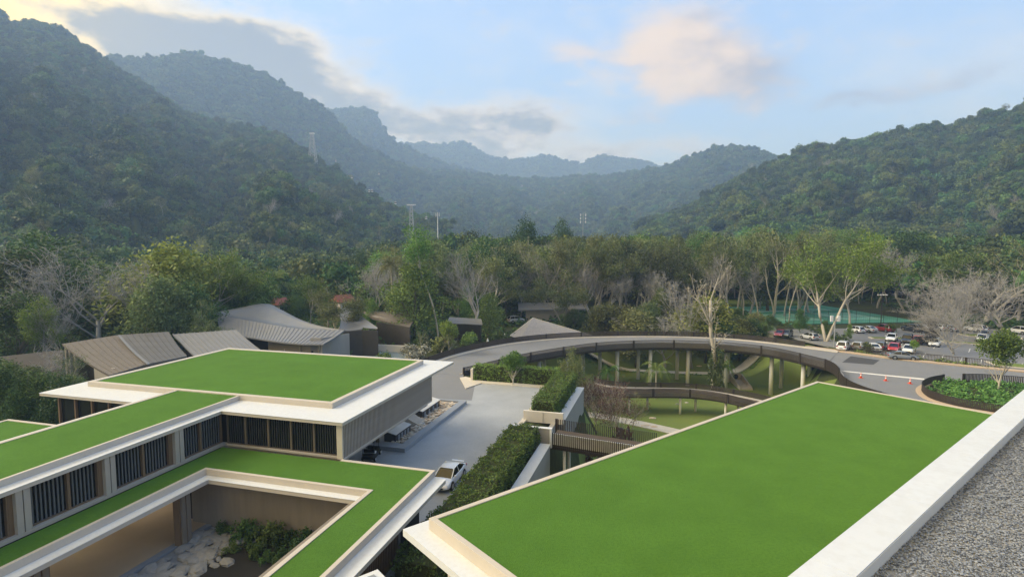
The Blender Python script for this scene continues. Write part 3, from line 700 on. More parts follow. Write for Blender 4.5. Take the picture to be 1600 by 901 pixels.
slab(fb, [(57.95, 58.1, -4.6, -4.2)], -.7, 1.15).build('post', M['post'], FB)
for u, v in ((54.6, -9.8), (57.3, -9.8), (54.6, -3.6), (57.3, -3.6)):
    p = fb(u, v, 0); MB().tube([(p.x, p.y, -8.8), (p.x, p.y, -.62)], .16, 12).build('column', M['whitem'], FB, smooth=True)

# ------------------------------------------------------------------ road with the cones
tip = [(-14.6, 84), (-16.8, 84.5)]
Bv = [(p.x, p.y) for p in B_]
sheet('driveway_link', [PL(66.0, -23.9, 0), PL(74.4, -26.4, 0), PL(76.9, -29.2, 0), (-7.4, 84.3), (-17.0, 84.6), PL(75, -42, 0), PL(65.0, -34, 0)], .016, M['asphalt'])
road = [(51.3, 90.3), (60.1, 101.9), (65.3, 95.4), (72.9, 89.6), (80, 84.8), (104, 71), (101, 64), (76.5, 76.6), (67, 80.2), (62, 80.5), (58, 78.0), (54.6, 74), (53.0, 70), (54, 66), (57, 60), (54, 57), (47.5, 64), (46.6, 71), (47.4, 77.5), (49.4, 82.5), (51.2, 86.5)]
sheet('road', road, .03, M['asphalt'])
sheet('road_patch', [(55.5, 92.8), (60.1, 98.0), (63.0, 94.6), (59.6, 91.0)], .036, M['asphaltdark'], .01)
sheet('road_band', [(51.6, 86.9), (52.2, 85.8), (60.6, 80.6), (61.0, 81.6)], .035, M['conc'], .01)
outp = [(56.4, 106.6), (60.2, 102.2), (66.0, 95.6), (73.2, 89.9), (80.3, 85.1), (104, 71.4)]
pv_ = spline([Vector((x, y, 0)) for x, y in outp], 1.5)
tag(ribbon([p+Vector((.45, .5, 0)) for p in pv_], 1.5, lift=.15, thick=.2).build('pavement', M['kerbtan']), kind='structure')
FN = thing('roadside_fence', 'long dark slatted fence between the road and the car park', 'fence', (70, 94, 0))
pf = spline([Vector((x+1.1, y+1.2, .1)) for x, y in ((60.6, 102.0), (66.0, 95.6), (73.2, 89.9), (77.3, 86.9))], 1.5)
slat_rail(FN, pf, .0, 1.15, pitch=.2, w=.06, post_every=9.)
R1 = thing('roadside_rail', 'dark slatted railing curling round the end of the ramp on the left of the cones', 'fence', (49, 82, 0))
p1 = spline([Vector((x, y, 0)) for x, y in ((51.3, 90.4), (51.0, 87.5), (49.8, 84), (48.0, 80.4), (46.8, 76.8), (46.6, 73), (47.4, 69))], .8)
slat_rail(R1, p1, -.7, 1.1, post_every=7.)
tag(ribbon([p+Vector((.35, -.1, 0)) for p in p1], .5, lift=.16, thick=.2).build('kerb', M['kerbpale']), kind='structure')
R2 = thing('roadside_rail', 'dark slatted railing curving round the planted island on the right of the cones', 'fence', (55, 72, 0))
p2 = spline([Vector(q) for q in ((62.4, 79.6, 0), (59.2, 78.0, 0), (56.2, 75.4, 0), (54.5, 72.6, 0), (53.9, 70.0, 0), (54.7, 67.1, 0), (56.4, 65.2, 0), (58.6, 63.2, 0), (66, 58.4, 0))], .8)
slat_rail(R2, p2, .0, 1.1, post_every=30.)
tag(ribbon([p+Vector((-.5, -.15, 0)) for p in p2], .7, lift=.14, thick=.2).build('kerb', M['kerbtan']), kind='structure')
R3 = thing('roadside_rail', 'dark slatted railing along the far side of the planted island at the right edge', 'fence', (72, 79, 0))
p3 = spline([Vector(q) for q in ((65.4, 79.8, 0), (69.4, 79.4, 0), (76, 76, 0), (90, 68.5, 0))], 1)
slat_rail(R3, p3, .0, 1.15, pitch=.2, post_every=40.)
# ------------------------------------------------------------------ cars
def loft(st, ring_):
    m = MB(); n = len(ring_(st[0]))
    for s in st: m.v += ring_(s)
    for i in range(len(st)-1):
        for k in range(n):
            k2 = (k+1) % n; m.f.append((i*n+k, i*n+k2, (i+1)*n+k2, (i+1)*n+k))
    m.f.append(tuple(range(n-1, -1, -1))); m.f.append(tuple((len(st)-1)*n+k for k in range(n))); return m
def car(kind, paint, label, loc, rz, group=None):
    t = thing('parked_car', label, 'car', loc, group, rz)
    L2 = {'sedan': 2.32, 'hatch': 2.0, 'suv': 2.3}[kind]; H = {'sedan': 1.43, 'hatch': 1.5, 'suv': 1.72}[kind]; bz_ = {'sedan': .93, 'hatch': .96, 'suv': 1.08}[kind]
    tl = .06 if kind == 'sedan' else .0
    st = [(-L2, .66, .40, bz_-.16), (-L2+.07, .80, .30, bz_-.03), (-L2+.35, .87, .24, bz_+tl), (-1.35, .905, .21, bz_+.02), (-.3, .90, .19, bz_), (.7, .90, .19, bz_-.02), (1.25, .905, .21, bz_-.07), (L2-.45, .88, .23, bz_-.16), (L2-.12, .80, .28, bz_-.30), (L2, .60, .36, bz_-.42)]
    def rg(s):
        x, w, z0, z1 = s; zm = z0+(z1-z0)*.55
        return [(x, -w*.88, z0), (x, -w, z0+.12), (x, -w*1.0, zm), (x, -w*.955, z1-.05), (x, -w*.86, z1), (x, -w*.4, z1+.025), (x, w*.4, z1+.025), (x, w*.86, z1), (x, w*.955, z1-.05), (x, w, zm), (x, w, z0+.12), (x, w*.88, z0)]
    P_ = PAINT[paint]
    body = loft(st, rg).build('body', P_, t, smooth=True, local=True)
    m_ = body.modifiers.new('s', 'SUBSURF'); m_.levels = 1; m_.render_levels = 1
    r0, r1, f1, f0 = {'sedan': (-1.95, -1.0, .30, 1.15), 'hatch': (-1.92, -1.5, .25, 1.0), 'suv': (-2.2, -1.75, .35, 1.05)}[kind]
    wb_, wt = .80, .63
    def cab(s):
        x0, zz, w = s
    zb_, zt = bz_-.03, H-.05
    sec = [(r0, zb_, wb_*.9), (r1, zt-.03, wt*.96), ((r1+f1)/2, zt+.02, wt), (f1, zt-.02, wt*.97), (f0, zb_-.02, wb_*.93)]
    g = MB()
    # side glass and screens as one dark canopy
    bot = [(r0, wb_*.9), (r1-.1, wb_), ((r1+f1)/2, wb_), (f1+.2, wb_), (f0, wb_*.93)]
    vs = []
    for (x, z, w), (xb, w2) in zip(sec, bot): vs += [(xb, -w2, zb_), (x, -w, z), (x, w, z), (xb, w2, zb_)]
    fs = []
    for i in range(4):
        k = 4*i; fs += [(k, k+4, k+5, k+1), (k+1, k+5, k+6, k+2), (k+2, k+6, k+7, k+3)]
    g.add(vs, fs).build('window', M['carglass'], t, local=True)
    rf = MB(); vs = []
    for x, z, w in ((r1-.06, zt-.045, wt*.97), (r1+.25, zt+.015, wt*1.0), ((r1+f1)/2, zt+.045, wt*1.02), (f1-.2, zt+.02, wt*1.0), (f1+.05, zt-.03, wt*.98)):
        vs += [(x, -w-.02, z-.02), (x, -w*.8, z+.03), (x, w*.8, z+.03), (x, w+.02, z-.02)]
    rf.add(vs, [(4*i+j, 4*i+j+4, 4*i+j+5, 4*i+j+1) for i in range(4) for j in range(3)]).build('roof', P_, t, smooth=True, local=True)
    for s in (-1, 1):
        p = MB()
        p.bar((f1, s*wt*.99, zt), (f0+.05, s*wb_*.95, zb_), .07, .05); p.bar((r1, s*wt*.98, zt-.02), (r0-.02, s*wb_*.93, zb_), .16, .05)
        p.bar(((r1+f1)/2, s*(wt+.01), zt), ((r1+f1)/2-.02, s*(wb_+.01), zb_), .07, .03)
        p.build('pillar', P_, t, local=True)
        MB().box(f0-.35, f0-.18, s*.98-.09, s*.98+.09, bz_+.0, bz_+.15).build('mirror', P_, t, bevel=.03, local=True)
        MB().hexa([(L2-.20, s*.52-.16, bz_-.42), (L2-.02, s*.52-.16, bz_-.42), (L2-.10, s*.60+.16, bz_-.42), (L2-.34, s*.60+.2, bz_-.42)], [(L2-.22, s*.52-.16, bz_-.30), (L2-.10, s*.52-.16, bz_-.30), (L2-.20, s*.60+.15, bz_-.28), (L2-.42, s*.60+.2, bz_-.28)]).build('headlight', M['lampw'], t, local=True)
        MB().box(-L2-.005, -L2+.25, s*.62-.17, s*.62+.18, bz_-.26, bz_-.10).build('tail_light', M['lampr'], t, local=True)
    if kind == 'sedan': MB().box(-L2+.02, -L2+.2, -.55, .55, bz_+.10, bz_+.135).build('spoiler', P_, t, local=True)
    MB().box(-L2-.012, -L2+.1, -.26, .26, .52, .63).build('number_plate', M['plate'], t, local=True)
    MB().box(L2-.1, L2+.012, -.45, .45, .40, .52).build('grille', M['black'], t, local=True)
    for x in (-1.32 if kind != 'hatch' else -1.2, 1.32 if kind != 'hatch' else 1.25):
        for s in (-1, 1):
            wh = bpy.data.objects.new('wheel', MB().lathe([(.32, -.10), (.345, -.085), (.345, .085), (.32, .10)], 20).mesh('wheel', M['tyre'], smooth=False)); col.objects.link(wh); wh.parent = t
            wh.location = (x, s*.82, .33); wh.rotation_euler = (math.pi/2, 0, 0)
            r = bpy.data.objects.new('rim', MB().lathe([(.23, -.02), (.22, .0), (.12, .012), (.05, .02)], 12).mesh('rim', M['rim'])); col.objects.link(r); r.parent = wh
            r.location = (0, 0, -.106*s); r.rotation_euler = (0 if s < 0 else math.pi, 0, 0)
            a = bpy.data.objects.new('wheel_arch', MB().lathe([(.39, -.02), (.39, .02)], 20).mesh('wheel_arch', M['black'])); col.objects.link(a); a.parent = t
            a.location = (x, s*.878, .35); a.rotation_euler = (math.pi/2, 0, 0)
    return t
def recar(src, paint, label, loc, rz, group):
    c = copy_tree(src); c.location = loc; c.rotation_euler = (0, 0, rz); c['label'] = label; c['group'] = group
    for k in c.children:
        if k.name.split('.')[0] in ('body', 'roof', 'pillar', 'mirror', 'spoiler'):
            k.material_slots[0].link = 'OBJECT'; k.material_slots[0].material = PAINT[paint]
    return c
def yaw(d): return math.atan2(d.y, d.x)
# the white car beside the hedge, nose towards the camera
car('sedan', 'white', 'white fastback car parked on the driveway beside the front hedge', PL(42.35, -17.45, .02), yaw(-UL))
YL = math.atan2(14.3, 12.7)     # car park rows stand across the roadside fence
G = 'cars in the car park'
def lot(px, py): p = atz(px, py, .03); return (p.x, p.y, .03)
suv = car('suv', 'black', 'black off-roader in the middle row between the white and orange cars', lot(1417, 535.5), YL+math.pi, G)
hat = car('hatch', 'red', 'bright red hatchback in the front row of the car park', lot(1397, 548), YL+math.pi, G)
sed = car('sedan', 'white', 'white saloon next to the bright red hatchback in the front row', lot(1420, 550), YL+math.pi, G)
B2 = YL+.95
for src, paint, px, py, yw, lab in (
    (suv, 'white', 1318, 546, YL, 'white off-roader behind the fence below the double floodlight pole'),
    (sed, 'white', 1363, 547, YL+.5, 'white saloon half hidden by yellow shrubs at the left end of the front row'),
    (hat, 'grey', 1376, 545, YL, 'dark grey hatchback left of the bright red one in the front row'),
    (hat, 'silver', 1341, 545, YL, 'silver hatchback half hidden by shrubs right of the white off-roader'),
    (sed, 'bluegrey', 1410, 561, YL-1.2, 'blue grey saloon close behind the fence in front of the red hatchback'),
    (hat, 'white', 1393, 532, YL+math.pi, 'small white hatchback at the left of the middle row'),
    (hat, 'orange', 1434, 536, YL+math.pi, 'orange hatchback half hidden by the bronze leaved tree'),
    (hat, 'white', 1460, 540, YL+math.pi, 'white hatchback right of the bronze leaved tree'),
    (hat, 'white', 1337, 519, B2, 'white hatchback at the left of the back row by the tennis court'),
    (sed, 'silver', 1355, 518, B2, 'silver car behind small trees in the back row by the tennis court'),
    (suv, 'darkred', 1381, 517.5, B2, 'dark red off-roader in the back row by the tennis court'),
    (suv, 'navy', 1424, 517, B2, 'dark navy off-roader in the back row right of the court light pole'),
    (sed, 'white', 1442, 516, B2, 'white saloon beside the dark navy off-roader in the back row'),
    (hat, 'white', 1465, 515.5, B2, 'white hatchback in the back row behind the bare multi-stemmed tree'),
    (sed, 'bluegrey', 1482, 516.5, B2, 'blue grey saloon at the right of the back row'),
    (suv, 'white', 1524, 518, B2, 'white off-roader beyond the grass island behind the bare tree'),
    (hat, 'bluegrey', 1539, 527, YL+math.pi, 'blue grey hatchback left of the round street tree'),
    (hat, 'white', 1534, 533, YL+math.pi, 'white hatchback in front of the blue grey one left of the round street tree'),
    (suv, 'white', 1592, 521, B2, 'white van-like off-roader at the right edge of the photo'),
    (hat, 'darkred', 1219, 525.5, YL+math.pi, 'small dark red hatchback at the left of the car park behind the ramp'),
    (hat, 'grey', 1229, 525.5, YL+math.pi, 'dark grey hatchback touching the small dark red one behind the ramp'),
    (hat, 'silver', 1265, 530, B2, 'silver hatchback behind small trees right of the small dark red one'),
    (suv, 'silver', 806, 503.5, .5, 'silver off-roader parked by the long low tan building in the wood')):
    p = lot(px, py)
    recar(src, paint, lab, p, yw, G)
# ------------------------------------------------------------------ traffic cones
C0 = None
for i, (px, py, lab) in enumerate(((1345, 590, 'orange traffic cone on the road, leftmost of three'), (1384, 594.5, 'orange traffic cone on the road, middle of three'), (1422, 599, 'orange traffic cone on the road, rightmost of three'))):
    p = atz(px, py, .03)
    if C0 is None:
        C0 = thing('traffic_cone', lab, 'traffic cone', p, 'traffic cones on the road')
        MB().lathe([(.15, .05), (.11, .32), (.075, .55), (.045, .78), (.03, .80)], 14).build('body', M['cone'], C0, smooth=True, local=True)
        MB().lathe([(.122, .30), (.085, .50)], 14).build('band', M['conew'], C0, smooth=True, local=True)
        MB().lathe([(.068, .62), (.05, .74)], 14).build('band', M['conew'], C0, smooth=True, local=True)
        MB().box(-.24, .24, -.24, .24, 0, .055).build('foot', M['cone'], C0, local=True)
    else: c = copy_tree(C0); c.location = p; c['label'] = lab
# ------------------------------------------------------------------ golf buggy under the slatted screen
gb = thing('golf_buggy', 'black golf buggy parked under the slatted upper storey', 'golf buggy', PL(45.4, -26.4, .02), None, yaw(UL)+.25)
loft([(-1.3, .5, .35, .75), (-1.1, .56, .28, .85), (-.2, .56, .25, .55), (.5, .56, .25, .5), (.8, .56, .3, .85), (1.25, .48, .35, .7)], lambda s: [(s[0], -s[1], s[2]), (s[0], -s[1], s[3]-.06), (s[0], -s[1]*.85, s[3]), (s[0], s[1]*.85, s[3]), (s[0], s[1], s[3]-.06), (s[0], s[1], s[2])]).build('body', M['black'], gb, smooth=True, local=True)
MB().box(-.75, -.2, -.52, .52, .62, .8).build('seat', M['conew'], gb, bevel=.04, local=True); MB().box(-.85, -.72, -.52, .52, .8, 1.15).build('backrest', M['black'], gb, bevel=.04, local=True)
MB().box(-1.15, .75, -.58, .58, 1.86, 1.92).build('roof', M['black'], gb, bevel=.03, local=True)
for x, y in ((-1.05, .52), (-1.05, -.52), (.65, .52), (.65, -.52)): MB().bar((x, y, .7), (x*.95, y, 1.87), .04, .04).build('post', M['black'], gb, local=True)
MB().bar((.45, .25, .8), (.2, .25, 1.0), .04, .04).build('steering_column', M['black'], gb, local=True)
for x in (-.9, .9):
    for y in (-.55, .55):
        wh = MB().lathe([(.2, -.09), (.24, -.07), (.24, .07), (.2, .09)], 16).build('wheel', M['tyre'], gb, local=True); wh.location = (x, y, .24); wh.rotation_euler = (math.pi/2, 0, 0)
        r = MB().lathe([(.13, -.1), (.13, .1)], 12).build('rim', M['conew'], wh, local=True)
for y in (-.35, .35): MB().box(1.2, 1.28, y-.09, y+.09, .55, .67).build('headlight', M['lampw'], gb, local=True)

# ------------------------------------------------------------------ car park, court
sheet('car_park', [(60.6, 112.5), (62.8, 104.3), (66.8, 98.2), (75, 91.6), (80.5, 88.2), (112, 69), (130, 95), (124, 124), (104, 133), (84, 129.5), (70, 131), (58, 126)], .018, M['asphalt'])
isl = [([(75.6, 117.6), (83.5, 116.6), (86.5, 115.4), (86.2, 114.4), (83, 115.2), (75.4, 116.0)], 'grass'), ([(87.5, 113.6), (94, 110), (95.5, 108.6), (94.6, 107.6), (87.2, 112.2)], 'grass'), ([(98, 122), (106, 120), (108, 117), (106, 115), (98, 119)], 'grass'), ([(103, 110), (122, 104), (120, 99), (108, 104)], 'grass'), ([(80, 93.5), (88, 88), (92, 84), (86, 85.6), (79, 90)], 'grass')]
for p, _ in isl:
    tag(MB().prism(p, 0, .16).build('kerb', M['kerbpale']), kind='structure')
    c = sum((Vector((*q, 0)) for q in p), Vector())/len(p)
    tag(MB().prism([tuple((Vector((*q, 0))-c)*.93+c)[:2] for q in p], .1, .2).build('grass_island', M['lawn']), kind='structure')
pl = MB(); dv = Vector((14.3, -12.7, 0)).normalized(); dn = Vector((12.7, 14.3, 0)).normalized()
for k in range(9):
    a = Vector((66.3, 102.2, 0))+dv*(k*2.6); c = [a-dv*.06, a+dv*.06, a+dv*.06+dn*4.8, a-dv*.06+dn*4.8]; pl.prism([(q.x, q.y) for q in c], .02, .026)
for k in range(8):
    a = Vector((74.2, 110.2, 0))+dv*(k*2.6); c = [a-dv*.06, a+dv*.06, a+dv*.06+dn*4.8, a-dv*.06+dn*4.8]; pl.prism([(q.x, q.y) for q in c], .02, .026)
tag(pl.build('parking_lines', M['paint']), kind='structure')
CT = thing('tennis_court', 'green tennis courts with white lines behind the car park', 'tennis court', (92, 152, 0))
cdir = Vector((1, .13, 0)).normalized(); cnm = Vector((-cdir.y, cdir.x, 0)); CO = Vector((67, 136.5, 0))
def ct(a, b, z): return CO+cdir*a+cnm*b+Vector((0, 0, z))
MB().box(0, 38, 0, 38, -.2, .04, ct).build('surround', M['courtd'], CT)
for k in range(2):
    x0 = 4+k*17
    MB().box(x0, x0+11, 6, 30, .0, .046, ct).build('playing_surface', M['courtg'], CT)
    l = MB()
    for (a, b, c, d) in ((0, 11, 0, .12), (0, 11, 23.9, 24), (0, .12, .12, 23.9), (10.9, 11, .12, 23.9), (1.4, 1.5, .12, 23.9), (9.5, 9.6, .12, 23.9), (1.5, 9.5, 5.5, 5.6), (1.5, 9.5, 18.4, 18.5), (5.4, 5.5, 5.6, 18.4)): l.box(x0+a, x0+b, 6+c, 6+d, .04, .056, ct)
    l.build('court_lines', M['paint'], CT)
    n_ = MB().box(x0-.6, x0+11.6, 17.98, 18.02, .35, .95, ct).build('net', M['courtd'], CT); MB().box(x0-.6, x0+11.6, 17.97, 18.03, .95, 1.02, ct).build('net_tape', M['paint'], n_)
MB().box(0, 38, 38, 50, -.2, .9, ct).build('bank', M['lawn'], CT)
CF = thing('court_fence', 'tall thin mesh fence on dark posts round the tennis courts', 'fence', (90, 138, 0))
for k in range(11): MB().tube([ct(k*3.8, -.3, 0), ct(k*3.8, -.3, 3.4)], .045, 6).build('post', M['post'], CF)
r = MB(); [r.tube([ct(0, -.3, z), ct(38, -.3, z)], .025, 5) for z in (.1, 1.7, 3.4)]; r.build('rail', M['post'], CF)
w = MB(); [w.tube([ct(k*.6, -.3, 0), ct(k*.6, -.3, 3.4)], .008, 3, False) for k in range(63)]; [w.tube([ct(0, -.3, z), ct(38, -.3, z)], .008, 3, False) for z in np.arange(.4, 3.4, .3)]; w.build('wire', M['post'], CF)['kind'] = 'stuff'
# ------------------------------------------------------------------ poles and lights
fl = thing('floodlight_pole', 'grey pole with two white box floodlights, behind the roadside fence', 'street lamp', atz(1303, 541, 0))
MB().tube([(0, 0, 0), (0, 0, 5.8)], [.11, .08], 10).build('pole', M['steel'], fl, local=True); MB().box(-.8, .8, -.04, .04, 5.35, 5.45).build('arm', M['steel'], fl, local=True)
for s in (-1, 1): MB().box(s*.68-.26, s*.68+.26, -.14, .14, 4.85, 6.0).build('light_box', M['whitem'], fl, bevel=.03, local=True)
def court_light(px, d, lab):
    p = aty(px, 400, d); t = thing('court_light', lab, 'floodlight', (p.x, p.y, 0), 'floodlights round the tennis courts')
    MB().tube([(0, 0, 0), (0, 0, 7.2)], [.12, .09], 10).build('pole', M['post'], t, local=True); MB().box(-1.3, 1.3, -.05, .05, 7.1, 7.2).build('arm', M['post'], t, local=True)
    for k in range(4): MB().box(-1.2+k*.68, -.84+k*.68, -.25, .1, 7.2, 7.45).build('lamp', M['lampw'], t, local=True)
court_light(1382, 137, 'dark tall court light behind the back row of cars, front of the court'); court_light(1254, 178, 'court light with a row of four lamps among trunks, left back of the court'); court_light(1384, 180, 'court light with a row of four lamps at the right back of the court')
mp_ = aty(684, 357, 300); mz = aty(684, 332, 300).z
t = thing('mast', 'slim white telecom mast rising above the trees left of centre', 'mast', (mp_.x, mp_.y, 0))
MB().tube([(0, 0, 0), (0, 0, mz)], [.35, .2], 8).build('pole', M['whitem'], t, local=True)
for s in (-1, 0, 1): MB().box(s*.9-.15, s*.9+.15, -.15, .15, mz-2.2, mz-.2).build('antenna', M['whitem'], t, local=True)
MB().box(-1, 1, -.06, .06, mz-1.2, mz-1.1).build('arm', M['whitem'], t, local=True)
mp_ = aty(911, 350, 420)
t = thing('mast', 'lattice telecom mast with white antennas in two columns, far off in the middle', 'mast', (mp_.x, mp_.y, 0)); mz = aty(911, 333, 420).z
MB().tube([(0, 0, 0), (0, 0, mz)], .25, 6).build('pole', M['steel'], t, local=True)
for k in range(3):
    for s in (-1, 1): MB().box(s*1.9-.35, s*1.9+.35, -.3, .3, mz-2.2-k*2.6, mz-.4-k*2.6).build('antenna', M['whitem'], t, local=True)
    MB().box(-1.9, 1.9, -.1, .1, mz-1.4-k*2.6, mz-1.2-k*2.6).build('arm', M['steel'], t, local=True)
def lattice(base, h, w0, w1, arms, lab):
    t = thing('cable_car_tower', lab, 'pylon', base)
    m = MB(); c0 = [(w0, w0), (-w0, w0), (-w0, -w0), (w0, -w0)]; r = h*.006+.05
    q = lambda i, f: Vector((c0[i % 4][0]*(1-f)+c0[i % 4][0]*w1/w0*f, c0[i % 4][1]*(1-f)+c0[i % 4][1]*w1/w0*f, h*f))
    for i in range(4): m.tube([q(i, 0), q(i, 1)], r*1.3, 5)
    for j in range(8):
        for i in range(4): m.tube([q(i, j/8), q(i+1, (j+1)/8)], r*.7, 4); m.tube([q(i+1, j/8), q(i, (j+1)/8)], r*.7, 4)
    m.build('lattice', M['steel'], t, local=True)
    for z, l in arms: MB().box(-l, l, -w1, w1, h*z, h*z+h*.035).build('arm', M['whitem'], t, local=True)
    return t
TOWERS = [(643, 353, 560, 321, 2.4, .9, ((1.0, 4.2),), 'white cable car tower with a wide flat head on the forest edge'), (488.5, 243, 830, 209, 5.2, 1.6, ((.99, 3.2),), 'tall cable car lattice tower high on the wooded ridge')]
# ------------------------------------------------------------------ white garden lamps and seated guest by the pavilion
for px, py, d, lab in ((762, 534, 112, 'small white cone garden lamp on the lawn behind the ramp, left one'), (788.5, 526, 120, 'small white cone garden lamp by the shingled hut, right one')):
    p = aty(px, py, d); t = thing('garden_lamp', lab, 'garden lamp', (p.x, p.y, gz(p.x, p.y)))
    hz = p.z-t.location.z
    MB().tube([(0, 0, 0), (0, 0, max(.3, hz-.2))], .06, 8).build('stem', M['steel'], t, local=True)
    MB().lathe([(.38, max(.3, hz-.2)), (.3, hz), (.06, hz+.75), (.02, hz+.78)], 14).build('shade', M['whitem'], t, smooth=True, local=True)
# ------------------------------------------------------------------ pavilions with curved metal roofs (left, behind the lawn roof)
def patch(A, B, n, thick, nv=5, sag=0.):
    A, B = resample(A, n), resample(B, n); m = MB(); vs = []
    for i in range(n):
        for j in range(nv):
            t = j/(nv-1); p = A[i].lerp(B[i], t)+Vector((0, 0, -sag*4*t*(1-t))); vs.append(p)
    k = len(vs); vs2 = vs+[p-Vector((0, 0, thick)) for p in vs]
    fs = []
    for i in range(n-1):
        for j in range(nv-1):
            a = i*nv+j; fs += [(a, a+1, a+nv+1, a+nv), (k+a, k+a+nv, k+a+nv+1, k+a+1)]
    for i in range(n-1):
        for j in (0, nv-1):
            a = i*nv+j; fs.append((a, a+nv, k+a+nv, k+a))
    for j in range(nv-1):
        for i in (0, n-1):
            a = i*nv+j; fs.append((a, a+1, k+a+1, k+a))
    return m.add(vs2, fs), A, B
def seams(par, A, B, n, w=.07, h=.07, material=None, sag=0.):
    A, B = resample(A, n), resample(B, n)
    for a, b in zip(A, B):
        m = MB(); K = 4
        pp = [a.lerp(b, t/K)+Vector((0, 0, -sag*4*(t/K)*(1-t/K)+h/2)) for t in range(K+1)]
        for i in range(K): m.bar(pp[i], pp[i+1], w, h)
        m.build('seam', material or M['metalroof'], par)
def Q(*l): return [atz(*p) for p in l]
def wall_under(par, pts, top, bot, material, nm='wall', th=.25):
    m = MB()
    for a, b in zip(pts[:-1], pts[1:]):
        d = (b-a); d.z = 0; d.normalize(); s = Vector((-d.y, d.x, 0))*th
        r = lambda z: [Vector((a.x, a.y, z)), Vector((b.x, b.y, z)), Vector((b.x, b.y, z))+s, Vector((a.x, a.y, z))+s]
        m.hexa(r(bot), r(top))
    return m.build(nm, material, par)
# A: brown and grey folded roof
A = thing('pavilion', 'pavilion with a folded roof, half weathered brown and half grey, at the left', 'building', atz(180, 560, 4))
rA, rB = Q((97, 537, 6.6), (185, 523, 6.8)), Q((171, 586, 4.2), (231, 568, 4.4))
p, a, b = patch(rA, rB, 2, .22, 6, .25); rf = p.build('roof', M['metalbrown'], A, smooth=False); seams(rf, a, b, 9, .05, .05, M['metalbrown'], .25)
p, a, b = patch(Q((186, 523, 6.8), (263, 518, 6.8)), Q((232, 568, 4.4), (292, 556, 4.4)), 2, .22, 6, .3); rf2 = p.build('roof', M['roofdark'], A); seams(rf2, a, b, 9, .05, .05, M['roofdark'], .3)
p, a, b = patch(Q((184, 523.5, 6.92), (188, 523, 6.92)), Q((230, 568.5, 4.52), (235, 567.5, 4.52)), 2, .1, 6, .27); p.build('ridge_cap', M['metalroof'], A)
wl = Q((150, 559, 5.8), (170, 571, 5.2)); cA = atz(171, 586, 4.9); bk = atz(105, 538, 8)
wall_under(A, [atz(176, 579, 4.2), atz(233, 563, 4.3), atz(290, 552, 4.3)], 4.3, 0, M['tanwall'])
wall_under(A, [atz(146, 563, 4.9), atz(176, 579, 4.2)], 4.5, 0, M['whitewall']); wall_under(A, [atz(112, 546, 5.7), atz(146, 563, 4.9)], 5.1, 0, M['darkin'])
for q in ((104, 541, 6.3), (110, 545, 6.1), (118, 549, 5.9)):
    c = atz(*q); MB().tube([(c.x, c.y, 0), (c.x, c.y, c.z-.2)], .22, 8).build('column', M['pillar'], A)
# A2: seamed roof beside it
A2 = thing('pavilion', 'pavilion with a straight pale seamed roof between the brown and large curved roofs', 'building', atz(330, 540, 4))
p, a, b = patch(Q((270, 522, 6.0), (368, 515, 6.2)), Q((310, 561, 4.3), (412, 551, 4.4)), 2, .2, 4, .15); rf = p.build('roof', M['metalroof'], A2); seams(rf, a, b, 13, .09, .1, None, .15)
wall_under(A2, [atz(286, 540, 4.9), atz(313, 558, 4.2), atz(404, 548, 4.2)], 4.2, 0, M['darkin'])
# B: the large curved pavilion
Bp = thing('pavilion', 'large pavilion with a sweeping curved grey metal roof and a seamed lower skirt', 'building', atz(450, 530, 4))
eave = spline(Q((345, 521, 4.4), (400, 528.5, 4.2), (430, 533, 4.15), (470, 537, 4.2), (505.5, 537.5, 4.35)), 1)
fold = spline(Q((338, 489.5, 6.9), (365, 496, 6.3), (400, 502.5, 5.8), (440, 509.5, 5.5), (480, 514, 5.3), (539, 515.5, 5.4)), 1)
ridge = spline(Q((328, 489, 7.2), (372, 481, 7.5), (416, 473.8, 7.7), (440, 484, 7.0), (470, 499, 6.2), (505, 510, 5.7), (539.5, 515, 5.45)), 1)
p, a, b = patch(fold, eave, 26, .2, 5, .12); rf = p.build('roof', M['metalroof'], Bp); seams(rf, a, b, 34, .06, .07, None, .12)
p, a, b = patch(ridge, fold, 26, .12, 5, .1); p.build('roof', M['metalroof'], Bp, smooth=True)
g1 = resample(eave, 8); off = Vector((.2, 1.9, 0))
wall_under(Bp, [q+off for q in g1[:4]], 4.5, 0, M['darkin']); wall_under(Bp, [q+off for q in g1[3:7]], 4.4, 0, M['tanwall'])
wall_under(Bp, [g1[6]+off, g1[7]+Vector((-1.2, 2.5, 0)), g1[7]+Vector((2, 7, 0))], 4.9, 0, M['greywall'])
wall_under(Bp, [g1[4]+off+Vector((.3, -.1, 0)), g1[4]+off+Vector((1.6, -.12, 0))], 2.6, 0, M['darkin'], 'door', .08)
wall_under(Bp, [g1[6]+off+Vector((.1, -.1, 0)), g1[6]+off+Vector((2.0, .1, 0))], 2.8, 0, M['glass'], 'window', .08)
for q in (g1[5]+off+Vector((1.2, -1, 0)), g1[6]+Vector((1.8, 1.1, 0)), g1[7]+Vector((-.8, 1.4, 0))): MB().tube([(q.x, q.y, 0), (q.x, q.y, 4.3)], .16, 8).build('column', M['pillar'], Bp)
